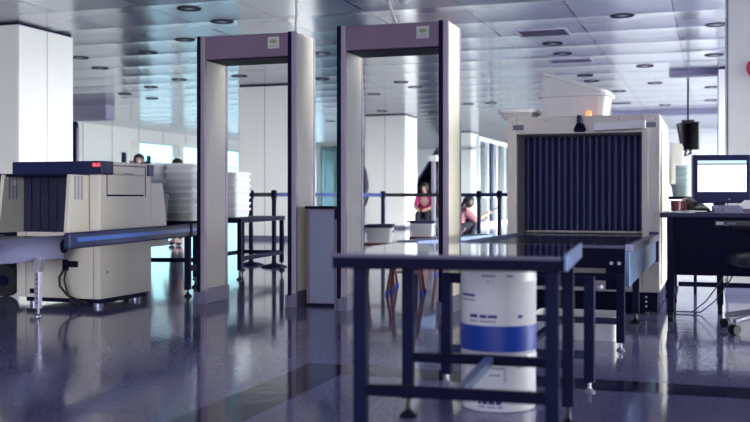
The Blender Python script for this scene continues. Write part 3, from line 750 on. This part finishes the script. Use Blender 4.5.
# ------------------------------------------------------------------ belt barriers
BP = [(251, 12.9), (274, 12.55), (383, 14.6), (450, 14.3), (479, 14.0), (499.5, 13.6), (545, 13.0)]
BT = ['black', 'beltblue', 'black', 'beltblue', 'beltblue', 'beltblue']
BL = ['dark belt barrier post, left of two seen through the left gate', 'dark belt barrier post, right of two seen through the left gate', 'dark belt barrier post seen through the right gate',
      'dark belt barrier post hidden behind the right gate\'s post', 'dark belt barrier post right of the right gate', 'dark belt barrier post close beside the big scanner', 'dark belt barrier post behind the big scanner']
for i, (px, d) in enumerate(BP):
    q = at(px, d)
    s = thing('barrier_post', BL[i], 'barrier post', q, 0, 'retractable belt barrier posts')
    MB().lathe([(.165, 0), (.165, .012), (.12, .03), (.04, .045), (.03, .06)], 28).build('base', 'navy', s, smooth=40)
    MB().cyl((0, 0, .05), (0, 0, .88), .028).build('pole', 'navy', s, smooth=40)
    MB().lathe([(.028, .86), (.038, .865), (.038, .95), (.03, .965), (.01, .968)], 20).build('head', 'navy', s, smooth=40)
    if i < len(BP) - 1:
        v = at(*BP[i + 1]) - q; u = v.normalized() * .04; wv = Vector((-u.y, u.x, 0)).normalized() * .002
        A, B = u, v - u
        MB().prism([A - wv + Vector((0, 0, .885)), B - wv + Vector((0, 0, .885)), B - wv + Vector((0, 0, .935)), A - wv + Vector((0, 0, .935))], wv * 2).build('belt', BT[i], s)

# ------------------------------------------------------------------ desk with monitor on the right
DX = OR.x + .025
q = at(668, 7.02); dy = q.y
dk = thing('desk', 'dark navy operator desk beside the big scanner', 'desk', (DX, dy, 0))
DWX = 1.35
MB().box(-.05 + .045, 0, .735, DWX, .72, .768).build('desk_top', 'navy_blue', dk, bevel=.006)
MB().box(.09, .06, .33, DWX - .04, .08, .735).build('front_panel', 'navy', dk)
for x, y_ in ((.065, .05), (DWX - .06, .05), (.065, .66), (DWX - .06, .66), (.40, .66)):
    l = MB().box(x - .024, y_ - .024, .07, x + .024, y_ + .024, .735).build('leg', 'navy_frame', dk, bevel=.004)
    MB().cyl((x - .018, y_, .035), (x + .018, y_, .035), .035).build('caster', 'rubber', l, smooth=40)
MB().box(.03, .05, .16, .10, .66, .20).build('side_rail', 'navy_frame', dk)
MB().box(.10, .645, .20, DWX - .08, .67, .235).build('rear_rail', 'navy_frame', dk)
tr = MB().box(.36, .02, .68, .62, .06, .715).build('under_shelf_box', 'black', dk)
MB().box(.37, .012, .688, .42, .02, .708).build('label_plate', 'paper', tr); MB().box(.44, .012, .692, .50, .02, .703).build('label_plate', 'greydoor', tr)
for k, (x0, x1) in enumerate(((.44, .30), (.50, .36))):
    tag(MB().tube([(DX + x0, dy + .55, .60), (DX + x0 + .02, dy + .56, .40), (DX + x0 - .03, dy + .57, .26), (DX + x1, dy + .58, .10), (DX + x1 - .1, dy + .6, .012), (DX + x1 - .22, dy + .62, .012)], .005).build('cable', 'black', smooth=60),
        ('black cable drooping under the desk to the floor, left of two', 'black cable drooping under the desk to the floor, right of two')[k], 'cable', 'cables under the desk')
# monitor
q = at(721, 7.45)
mz = .768
mo = thing('monitor', 'navy desktop monitor with a white lit screen on the desk', 'monitor', (q.x, q.y, mz), R_(14))
hw, z0, z1 = .212, .066, .425
scn = MB().box(-hw, -.02, z0, hw, .03, z1).build('bezel', 'bezel', mo, bevel=.008)
MB().box(-hw + .038, -.024, z0 + .085, hw - .034, -.020, z1 - .042).build('screen', 'screen', mo)
MB().box(-hw + .036, -.0255, z1 - .064, hw - .034, -.0245, z1 - .042).build('screen_title_bar', 'screenbar', mo)
MB().box(-hw + .036, -.0255, z1 - .074, hw - .034, -.0245, z1 - .064).build('screen_menu_bar', 'lilac', mo)
MB().box(-.15, .03, z0 + .06, .15, .09, z1 - .06).build('back_shell', 'bezel', mo, bevel=.02)
MB().box(-.04, .04, .01, .04, .075, z0 + .1).build('neck', 'bezel', mo)
MB().lathe([(.12, 0), (.12, .008), (.04, .016)], 28, (0, .04)).build('foot', 'bezel', mo, smooth=40)
MB().cyl((.055, -.022, z0 + .03), (.055, -.019, z0 + .03), .006, n=10).build('power_button', 'silver', mo)
def on_desk(px, d): q = at(px, d); return Vector((q.x, q.y, .768))
q = on_desk(728, 7.16)
k = thing('keyboard', 'grey-blue keyboard box on the desk before the monitor', 'keyboard', q, R_(12))
MB().prism([(-.10, -.02, 0), (-.10, .07, 0), (-.10, .07, .05), (-.10, -.02, .035)], (.20, 0, 0)).build('case', 'deskgrey', k, bevel=.004)
ks = MB()
for r in range(3):
    for c in range(9): ks.box(-.09 + c * .02, -.005 + r * .022, .036 + r * .004, -.075 + c * .02, .012 + r * .022, .045 + r * .004)
ks.build('keys', 'deskgrey', k)
MB().box(-.045, -.024, .012, -.030, -.0195, .032).build('red_tag', 'rose', k)
q = on_desk(747, 7.2)
bk = thing('open_folder', 'white open folder propped at the right end of the desk', 'folder', q + Vector((.06, 0, 0)), R_(8))
MB().prism([(-.14, 0, .028), (.16, 0, .028), (.16, .10, .085), (-.06, .10, .085)], (0, .004, .004)).build('page', 'paper', bk); MB().prism([(-.10, 0, 0), (.16, 0, 0), (.16, .1, 0), (-.05, .1, 0)], (0, 0, .026)).build('cover', 'mauve', bk)
q = on_desk(682, 7.15)
ps = thing('paper_stack', 'loose white papers lying on the left end of the desk', 'papers', q)
for k, (dx, dy_, r) in enumerate(((0, 0, .3), (-.055, .06, -.1), (.06, .02, .6))):
    MB().box(-.07, -.09, 0, .07, .09, .004).build('sheet', 'paper', ps, loc=(dx, dy_, .0045 * k + .0005), rot=(0, 0, r))
q = on_desk(698, 7.32)
ph = thing('telephone', 'dark telephone on the desk left of the monitor', 'telephone', q, R_(20))
MB().prism([(-.06, -.08, 0), (-.06, .08, 0), (-.06, .08, .07), (-.06, -.08, .03)], (.12, 0, 0)).build('base', 'black', ph, bevel=.006)
MB().tube([(-.045, -.07, .06), (-.045, -.03, .075), (-.045, .04, .095), (-.045, .09, .09)], .018).build('handset', 'black', ph, smooth=60)
q = on_desk(676, 7.5)
mg = thing('mug', 'dark red mug on the desk beside the big scanner', 'mug', q)
MB().lathe([(.03, 0), (.035, .005), (.038, .085), (.034, .085), (.03, .01)], 20).build('body', 'redwood', mg, smooth=40)
MB().tube([(.036, 0, .02), (.06, 0, .025), (.065, 0, .05), (.055, 0, .07), (.036, 0, .072)], .006).build('handle', 'redwood', mg, smooth=60)
q = on_desk(684, 7.62)
tag(MB().lathe([(.045, 0), (.05, .01), (.05, .07), (.03, .1), (.012, .11)], 20).build('helmet_lamp', 'rose', smooth=50, loc=q + Vector((.02, 0, 0))), 'dusky red rounded pot on the desk under the pale teal bins', 'pot')
# pale teal bins behind the desk, on a small shelf unit
q = at(681, 9.2)
sh = thing('side_cart', 'dark cart behind the desk carrying pale teal bins', 'cart', q)
MB().box(-.14, -.16, .86, .14, .16, .885).build('cart_top', 'navy', sh)
for sx in (-1, 1):
    for sy in (-1, 1): MB().box(sx * .125 - .012, sy * .145 - .012, 0, sx * .125 + .012, sy * .145 + .012, .86).build('leg', 'navy', sh)
me = None
for k in range(4):
    pos = Vector((q.x, q.y, .885 + k * .052))
    lab = 'pale teal bin, %s of the pile behind the monitor' % ('lowest', 'second from the bottom', 'second from the top', 'topmost')[k]
    if me is None:
        o = bin_mb(.17, .26, .13, .80, rim=.008, ribs=False).build('plastic_bin', 'tealtray', loc=pos, smooth=35); me = o.data
    else:
        o = bpy.data.objects.new('plastic_bin', me); COL.objects.link(o); o.location = pos
    tag(o, lab, 'bin', 'pale teal bins behind the desk')
# monitors hanging from the ceiling
q = at(688, 20.0)
hm = thing('hanging_monitors', 'pair of black screens hanging from the ceiling behind the big scanner', 'hanging screens', (q.x, q.y, CEIL))
MB().cyl((0, 0, -.80), (0, 0, 0), .018).build('pole', 'navy', hm, smooth=40)
for x, r, tl in ((-.10, 50, 14), (.09, -40, 0)):
    MB().prism([(-.17, -.025, -.56), (.17, -.025, -.56), (.17, -.025, 0), (-.17, -.025, 0)], (0, .05, 0)).build('screen_case', 'black', hm, bevel=.01, loc=(x, 0, -.82), rot=(0, R_(-tl), R_(r)))
MB().box(-.12, -.05, -.84, .12, .05, -.78).build('yoke', 'black', hm)
MB().tube([(-.02, 0, -1.36), (-.06, -.05, -1.5), (.05, 0, -1.45), (.05, .02, -1.36)], .03).build('cable_bundle', 'black', hm, smooth=60)
# office chair cut by the right edge
q = at(769, 6.52)
ch = thing('office_chair', 'black office chair on a chrome star base at the right edge', 'chair', q, R_(-78))
MB().loft([rrect(.42, .42, .08, .43), rrect(.48, .48, .1, .45), rrect(.48, .48, .1, .49), rrect(.40, .40, .09, .515)]).build('seat', 'black', ch, smooth=50)
MB().loft([[(x, y_ + .25, z + .78) for x, z, y_ in rrect(.42, .46, .1, 0)], [(x, y_ + .30, z + .78) for x, z, y_ in rrect(.42, .46, .1, 0)]]).build('backrest', 'black', ch, smooth=50)
MB().tube([(0, .1, .43), (0, .26, .45), (0, .31, .6), (0, .30, .75)], .022).build('back_post', 'steel', ch, smooth=60)
MB().cyl((0, 0, .12), (0, 0, .43), .028).build('gas_lift', 'steel', ch, smooth=40)
for k in range(5):
    a = R_(72 * k + 14); ca, sa = math.cos(a), math.sin(a)
    arm = MB().cyl((.02 * ca, .02 * sa, .14), (.30 * ca, .30 * sa, .085), .024, .016).build('base_arm', 'silver', ch, smooth=40)
    MB().cyl((.30 * ca - .025 * sa, .30 * sa + .025 * ca, .032), (.30 * ca + .025 * sa, .30 * sa - .025 * ca, .032), .032, n=18).build('caster', 'rubber', arm, smooth=40)
for sx in (-1, 1): MB().tube([(sx * .24, .12, .46), (sx * .29, .10, .55), (sx * .29, .08, .66), (sx * .28, -.16, .67)], .018).build('armrest', 'black', ch, smooth=60)

# ------------------------------------------------------------------ far background things
q = at(73, 16.9)
tp_ = thing('scanner_post', 'dark blue upright post behind the left white column', 'post', q)
MB().box(-.055, 0, .03, .055, .10, 2.16).build('panel', 'navy', tp_, bevel=.03); MB().box(-.08, -.03, 0, .08, .13, .03).build('base', 'lilac', tp_)
MB().box(.055, .02, .1, .062, .08, 2.05).build('side_strip', 'lilac', tp_)
# glass booth between the gates
q = at(319, 29.6)
gb = thing('glass_booth', 'teal glass booth with white frame seen in the gap between the gates', 'booth', q)
BW, BD, BH = 1.5, 1.5, 2.38
f = MB()
for x in (0, BW):
    for y_ in (0, BD): f.box(x - .07, y_ - .07, 0, x + .07, y_ + .07, BH)
f.box(-.07, -.07, BH, BW + .07, BD + .07, BH + .12); f.build('frame', 'tealframe', gb)
MB().box(.07, -.02, .05, BW - .07, .02, BH).build('front_pane', 'tealglass', gb); MB().box(BW - .02, .07, .05, BW + .02, BD - .07, BH).build('side_pane', 'tealglass', gb)
MB().box(.07, BD - .02, .05, BW - .07, BD + .02, BH).build('rear_panel', 'steelblue', gb)
# glass partition right of the right gate
pt = thing('glass_partition', 'glass partition with white mullions between the right gate and the big scanner', 'partition', (-6.56, 29.0, 0))
f = MB(); PL = 9.0
f.box(-.05, 0, 2.55, .05, PL, 2.68); f.box(-.05, 0, 0, .05, PL, .12); f.box(-.03, 0, .86, .03, PL, .90)
f.build('rails', 'tealframe', pt)
for k in range(8): MB().box(-.05, k * PL / 7 - .05, .12, .05, k * PL / 7 + .05, 2.55).build('mullion', 'tealframe', pt)
for k in range(7): MB().box(-.008, k * PL / 7 + .05, .12, .008, (k + 1) * PL / 7 - .05, 2.55).build('pane', 'glass', pt)
MB().box(-.06, 1.6, .12, .06, 1.9, 2.55).build('dark_post', 'navy_blue', pt)
# escalator
es = thing('escalator', 'dark escalator with grey handrails seen through the right gate', 'escalator', (-10.45, 34.6, 0))
EL, EH = 5.6, 3.0; EWd = 1.0
MB().prism([(.12, 0, 0), (.12, EL, EH - .1), (.12, EL, EH - .5), (.12, .8, 0)], (EWd - .24, 0, 0)).build('truss', 'navy_blue', es)
stp = MB(); n = 18
for k in range(n):
    y0 = EL * k / n; z0_ = (EH - .1) * k / n
    stp.box(.13, y0, z0_ + .0, EWd - .13, y0 + EL / n * 1.05, z0_ + (EH - .1) / n)
stp.build('steps', 'lilac', es)
for x in (0.02, EWd - .12):
    bl_ = MB().prism([(x, 0, 0), (x, EL, EH - .2), (x, EL, EH + .1), (x, EL - .8, EH + .1), (x, 0, .85)], (.10, 0, 0)).build('balustrade', 'navy', es)
    MB().tube([(x + .05, -.1, .55), (x + .05, -.05, .85), (x + .05, .2, 1.0), (x + .05, EL - .9, EH + .13)], .045).build('handrail', 'steel', bl_, smooth=60)
# small white box on a stand
q = at(433.5, 19.5)
sg = thing('sign_stand', 'white box sign on a pale post in front of the escalator', 'sign', q)
MB().box(-.035, -.03, .02, .035, .03, 1.58).build('post', 'silver', sg); MB().box(-.08, -.05, 1.58, .08, .05, 1.69).build('sign_box', 'white', sg); MB().lathe([(.18, 0), (.18, .02)], 20).build('base', 'silver', sg)
# dark shelving with boxes under the windows, far left
q = at(133, 29.5)
sf = thing('display_rack', 'dark rack with small boxes by the far left windows', 'rack', q, YAW)
f = MB(); f.box(-.34, 0, 0, -.27, .3, 2.2); f.box(.40, 0, 0, .46, .3, 2.1); f.box(-.27, 0, 1.5, .40, .3, 1.55); f.box(-.27, .26, 0, .40, .3, 1.5); f.build('frame', 'navy', sf)
for k in range(5): MB().box(-.24 + k * .125, .04, 1.55, -.14 + k * .125, .24, 1.85 + .1 * (k % 3)).build('box', ('navy', 'lilac', 'steelblue')[k % 3], sf)

# ------------------------------------------------------------------ people
def skin_obj(name, V, E, m, parent, root, sub=2):
    me = bpy.data.meshes.new(name); bm = bmesh.new(); lay = bm.verts.layers.skin.verify(); vs = {}
    for k, (p, r) in V.items():
        v = bm.verts.new(p); rr_ = r if isinstance(r, tuple) else (r, r); v[lay].radius = rr_; v[lay].use_root = (k == root); vs[k] = v
    for a, b in E: bm.edges.new((vs[a], vs[b]))
    bm.to_mesh(me); bm.free(); me.materials.append(M[m])
    o = bpy.data.objects.new(name, me); COL.objects.link(o); o.parent = parent
    sk = o.modifiers.new('skin', 'SKIN'); sk.use_smooth_shade = True
    if sub: s_ = o.modifiers.new('sub', 'SUBSURF'); s_.levels = sub; s_.render_levels = sub
    return o
def person(label, loc, rz, pose, shirt, trousers, short=False, long_hair=False, group=None):
    P = {k: Vector(v) for k, v in pose.items()}
    root = thing('person', label, 'person', loc, rz, group)
    hd = P['head']; up = (hd - P['neck']).normalized()
    V = {'pelvis': (P['pelvis'], (.135, .10)), 'waist': (P['pelvis'].lerp(P['chest'], .45), (.115, .09)), 'chest': (P['chest'], (.145, .105)), 'neck': (P['neck'], .052),
         'jaw': (P['neck'].lerp(hd, .55) + P['face'] * .02, (.062, .07)), 'head': (hd, (.078, .092)), 'crown': (hd + up * .09, (.055, .065)), 'nose': (hd + P['face'] * .105 - up * .02, .014)}
    E = [('pelvis', 'waist'), ('waist', 'chest'), ('chest', 'neck'), ('neck', 'jaw'), ('jaw', 'head'), ('head', 'crown'), ('head', 'nose')]
    for s in 'LR':
        for k, r in (('sh', .062), ('el', .045), ('wr', .030), ('hip', .095), ('kn', .062), ('an', .042), ('toe', .038)): V[k + s] = (P[k + s], r)
        E += [('chest', 'sh' + s), ('sh' + s, 'el' + s), ('el' + s, 'wr' + s), ('pelvis', 'hip' + s), ('hip' + s, 'kn' + s), ('kn' + s, 'an' + s), ('an' + s, 'toe' + s)]
        d = (P['wr' + s] - P['el' + s]).normalized(); sd = d.orthogonal().normalized(); up2 = d.cross(sd)
        V['palm' + s] = (P['wr' + s] + d * .07, (.038, .018)); E.append(('wr' + s, 'palm' + s))
        for i, (o_, ln_) in enumerate(((-.03, .065), (-.010, .078), (.010, .073), (.028, .058))):
            b0 = P['wr' + s] + d * .09 + sd * o_
            V['f%d%s' % (i, s)] = (b0, .010); V['g%d%s' % (i, s)] = (b0 + d * ln_ * .6 + up2 * .012, .009); V['h%d%s' % (i, s)] = (b0 + d * ln_ + up2 * .035, .008)
            E += [('palm' + s, 'f%d%s' % (i, s)), ('f%d%s' % (i, s), 'g%d%s' % (i, s)), ('g%d%s' % (i, s), 'h%d%s' % (i, s))]
        V['t1' + s] = (P['wr' + s] + d * .05 - sd * .045, .011); V['t2' + s] = (P['wr' + s] + d * .085 - sd * .06 + up2 * .01, .009)
        E += [('palm' + s, 't1' + s), ('t1' + s, 't2' + s)]
    body = skin_obj('body', V, E, 'skin', root, 'pelvis', 2)
    g = .016
    V2 = {k: (V[k][0], tuple(x + g for x in (V[k][1] if isinstance(V[k][1], tuple) else (V[k][1],) * 2))) for k in ('pelvis', 'waist', 'chest', 'shL', 'shR', 'elL', 'elR')}
    V2['col'] = (P['chest'].lerp(P['neck'], .75), .07)
    E2 = [('pelvis', 'waist'), ('waist', 'chest'), ('chest', 'col'), ('chest', 'shL'), ('chest', 'shR'), ('shL', 'elL'), ('shR', 'elR')]
    if not short:
        for s in 'LR': V2['wr' + s] = (P['wr' + s], .042); E2.append(('el' + s, 'wr' + s))
    skin_obj('shirt', V2, E2, shirt, root, 'chest')
    V3 = {'pelvis': (P['pelvis'], (.155, .12))}; E3 = []
    for s in 'LR':
        V3['hip' + s] = (P['hip' + s], .112); V3['kn' + s] = (P['kn' + s], .078); V3['an' + s] = (P['an' + s] + (P['kn' + s] - P['an' + s]) * .08, .062)
        E3 += [('pelvis', 'hip' + s), ('hip' + s, 'kn' + s), ('kn' + s, 'an' + s)]
        skin_obj('shoe', {'a': (P['an' + s] - Vector((0, 0, .035)), .046), 'b': (P['toe' + s], .042)}, [('a', 'b')], 'darkcloth', root, 'a')
        MB().lathe([(.002, -.012), (.010, -.007), (.012, 0), (.010, .007), (.002, .012)], 10).build('eye', 'hair', root, smooth=60, loc=hd + P['face'] * .085 + up * .012 + up.cross(P['face']) * (.032 if s == 'L' else -.032))
        MB().lathe([(.004, -.03), (.014, -.018), (.016, 0), (.014, .018), (.004, .03)], 10).build('ear', 'skin', root, smooth=60, loc=hd + up.cross(P['face']) * (.088 if s == 'L' else -.088))
    skin_obj('trousers', V3, E3, trousers, root, 'pelvis')
    MB().lathe([(.002, -.022), (.007, -.015), (.009, 0), (.007, .015), (.002, .022)], 10).build('mouth', 'rose', root, smooth=60, loc=hd + P['face'] * .092 - up * .06, rot=(0, R_(90), 0))
    hm_ = MB().lathe([(.03, -.115), (.075, -.09), (.098, -.03), (.103, .015), (.094, .06), (.068, .098), (.035, .118), (.006, .124)], 18)
    if long_hair:
        hm_.loft([[(.07 * math.cos(R_(30 * i)), -.035 + .05 * math.sin(R_(30 * i)), -.02) for i in range(12)], [(.085 * math.cos(R_(30 * i)), -.07 + .045 * math.sin(R_(30 * i)), -.14) for i in range(12)],
                  [(.07 * math.cos(R_(30 * i)), -.09 + .035 * math.sin(R_(30 * i)), -.26) for i in range(12)], [(.03 * math.cos(R_(30 * i)), -.09 + .02 * math.sin(R_(30 * i)), -.34) for i in range(12)]])
    ho = hm_.build('hair', 'hair', root, smooth=60, loc=hd - P['face'] * .032 + up * .012)
    ho.rotation_euler = Vector((0, 0, 1)).rotation_difference(up).to_euler()
    return root
def standing(h=1.70):
    k = h / 1.70
    P = dict(pelvis=(0, 0, .95), chest=(0, 0, 1.27), neck=(0, 0, 1.44), head=(0, .02, 1.575), shL=(-.175, 0, 1.37), shR=(.175, 0, 1.37), elL=(-.23, -.02, 1.09), elR=(.23, -.02, 1.09),
             wrL=(-.235, .07, .86), wrR=(.235, .07, .86), hipL=(-.09, 0, .90), hipR=(.09, 0, .90), knL=(-.10, .02, .50), knR=(.10, .02, .50), anL=(-.10, -.02, .09), anR=(.10, -.02, .09), toeL=(-.11, .12, .045), toeR=(.11, .12, .045))
    P = {a: Vector(b) * k for a, b in P.items()}; P['face'] = Vector((0, 1, 0)); return P
def sitting(seat=.45, lean=.08):
    z = seat + .165
    P = dict(pelvis=(0, 0, z), chest=(0, lean, z + .34), neck=(0, lean + .05, z + .50), head=(0, lean + .09, z + .63), shL=(-.175, lean, z + .42), shR=(.175, lean, z + .42), elL=(-.22, lean + .08, z + .16), elR=(.22, lean + .08, z + .16),
             wrL=(-.12, lean + .28, z + .12), wrR=(.12, lean + .28, z + .12), hipL=(-.09, .04, z - .01), hipR=(.09, .04, z - .01), knL=(-.11, .44, max(.48, seat + .04)), knR=(.11, .44, max(.48, seat + .04)), anL=(-.11, .46, .09), anR=(.11, .46, .09), toeL=(-.12, .60, .045), toeR=(.12, .60, .045))
    P = {a: Vector(b) for a, b in P.items()}; P['face'] = Vector((0, .97, -.2)).normalized(); return P
person('person whose dark-haired head shows over the small left scanner', at(139, 18.2), R_(200), standing(1.66), 'darkcloth', 'darkcloth', group='people in the hall')
person('person whose dark-haired head shows over the tray stacks', at(177, 18.2), R_(160), standing(1.57), 'greycloth', 'darkcloth', group='people in the hall')
person('person in dark clothes half hidden behind the right gate\'s left post', at(356, 16.2), R_(150), standing(1.62), 'darkcloth', 'darkcloth', group='people in the hall')
q = at(427, 24.6)
bnch = thing('waiting_bench', 'low grey bench under the two seated people in pink and red', 'bench', q, YAW)
MB().box(-.5, -.2, .26, .75, .2, .30).build('seat', 'lilac', bnch, bevel=.006)
for x in (-.4, .65):
    for y_ in (-.15, .15): MB().box(x - .02, y_ - .02, 0, x + .02, y_ + .02, .26).build('leg', 'steel', bnch)
person('seated person in a magenta top and dark trousers behind the right tub', at(426, 24.6), YAW + R_(165), sitting(.30, .14), 'pink', 'darkcloth', True, group='people in the hall')
person('seated person in a red top beside the right gate\'s post', at(446, 24.4), YAW + R_(190), sitting(.30, .12), 'redcloth', 'greycloth', True, group='people in the hall')
q = at(453, 17.6)
P = sitting(.10, .10)
P.update({k: Vector(v) for k, v in dict(pelvis=(0, 0, .30), chest=(0, .17, .55), neck=(0, .25, .67), head=(0, .31, .775), shL=(-.17, .19, .62), shR=(.17, .19, .62), elL=(-.2, .34, .44), elR=(.2, .36, .46),
    wrL=(-.08, .52, .50), wrR=(.13, .55, .56), hipL=(-.09, .03, .29), hipR=(.09, .03, .29), knL=(-.11, .38, .47), knR=(.11, .38, .47), anL=(-.11, .27, .09), anR=(.11, .27, .09), toeL=(-.12, .41, .045), toeR=(.12, .41, .045)).items()})
person('long-haired person sitting low and holding a phone, right of the right gate', q, YAW - R_(75), P, 'rose', 'darkcloth', True, True, group='people in the hall')
ml = Matrix.Rotation(YAW - R_(75), 4, 'Z')
tag(MB().box(-.035, -.07, -.005, .035, .07, .005).build('phone', 'black', loc=q + ml @ Vector((.128, .735, .67)), rot=(R_(25), 0, YAW - R_(75))), 'black phone held by the person sitting low', 'phone')
cs = thing('low_stool', 'low dark stool under the person holding a phone', 'stool', q, YAW)
MB().box(-.16, -.16, .10, .16, .16, .13).build('seat', 'navy', cs, bevel=.01)
for sx in (-1, 1):
    for sy in (-1, 1): MB().box(sx * .13 - .015, sy * .13 - .015, 0, sx * .13 + .015, sy * .13 + .015, .10).build('leg', 'navy', cs)

# ------------------------------------------------------------------ daylight: sky shaped by direction, through glazing on three sides, rear side added
wd = bpy.data.worlds.new('daylight'); scene.world = wd; wd.use_nodes = True
nt = wd.node_tree; nt.nodes.clear(); L = nt.links.new
out = N(nt, 'ShaderNodeOutputWorld'); bg = N(nt, 'ShaderNodeBackground'); L(bg.outputs[0], out.inputs[0])
tc = N(nt, 'ShaderNodeTexCoord'); sp = N(nt, 'ShaderNodeSeparateXYZ'); L(tc.outputs['Generated'], sp.inputs[0])
dt = math_node(nt, 'ADD', math_node(nt, 'MULTIPLY', sp.outputs[0], .93), math_node(nt, 'MULTIPLY', sp.outputs[1], -.37))  # bright sky lobe added to the right and rear, lights the far columns
mr = N(nt, 'ShaderNodeMapRange'); mr.inputs['From Min'].default_value = -1; mr.inputs['From Max'].default_value = 1; L(dt, mr.inputs['Value'])
cr = N(nt, 'ShaderNodeValToRGB'); L(mr.outputs[0], cr.inputs[0])
el = cr.color_ramp.elements
el[0].position = 0.0; el[0].color = (.014, .026, .029, 1)
el[1].position = 1.0; el[1].color = (1.0, .98, .93, 1)
for pos, c in ((.40, (.014, .026, .029, 1)), (.5, (.05, .045, .07, 1)), (.70, (.062, .054, .068, 1)), (.79, (.24, .23, .23, 1)), (.88, (.50, .48, .46, 1))):
    e_ = el.new(pos); e_.color = c
L(cr.outputs[0], bg.inputs['Color']); bg.inputs['Strength'].default_value = 40.0
def portal(loc, rot, sx, sy):
    ld = bpy.data.lights.new('daylight_portal', 'AREA'); ld.shape = 'RECTANGLE'; ld.size = sx; ld.size_y = sy; ld.cycles.is_portal = True
    o = bpy.data.objects.new('daylight_portal', ld); COL.objects.link(o); o.location = loc; o.rotation_euler = rot
portal((X1 + .35, (YR + Y1) / 2, 1.6), (0, R_(90), 0), 3.0, Y1 - YR)
portal((-3, Y0 - .35, 1.7), (R_(90), 0, 0), 12, 2.4)
portal((X0 - .35, (YW + Y1) / 2, 1.5), (0, R_(-90), 0), 2.6, Y1 - YW)

# ------------------------------------------------------------------ camera
cd = bpy.data.cameras.new('camera'); cam = bpy.data.objects.new('camera', cd); COL.objects.link(cam); scene.camera = cam
cam.location = (0, 0, CAM_H); cam.rotation_euler = (R_(90), 0, YAW)
cd.sensor_width = 36; cd.lens = 48.0; cd.shift_y = -14 / 750
cd.dof.use_dof = True; cd.dof.focus_distance = 8.0; cd.dof.aperture_fstop = 2.2
cd.clip_start = .05; cd.clip_end = 300
scene.view_settings.view_transform = 'Standard'; scene.view_settings.look = 'None'; scene.view_settings.gamma = 1; scene.view_settings.use_curve_mapping = False
scene.view_settings.exposure = 1.15
scene.cycles.use_denoising = True
scene.cycles.max_bounces = 8; scene.cycles.transparent_max_bounces = 12; scene.cycles.sample_clamp_indirect = 6
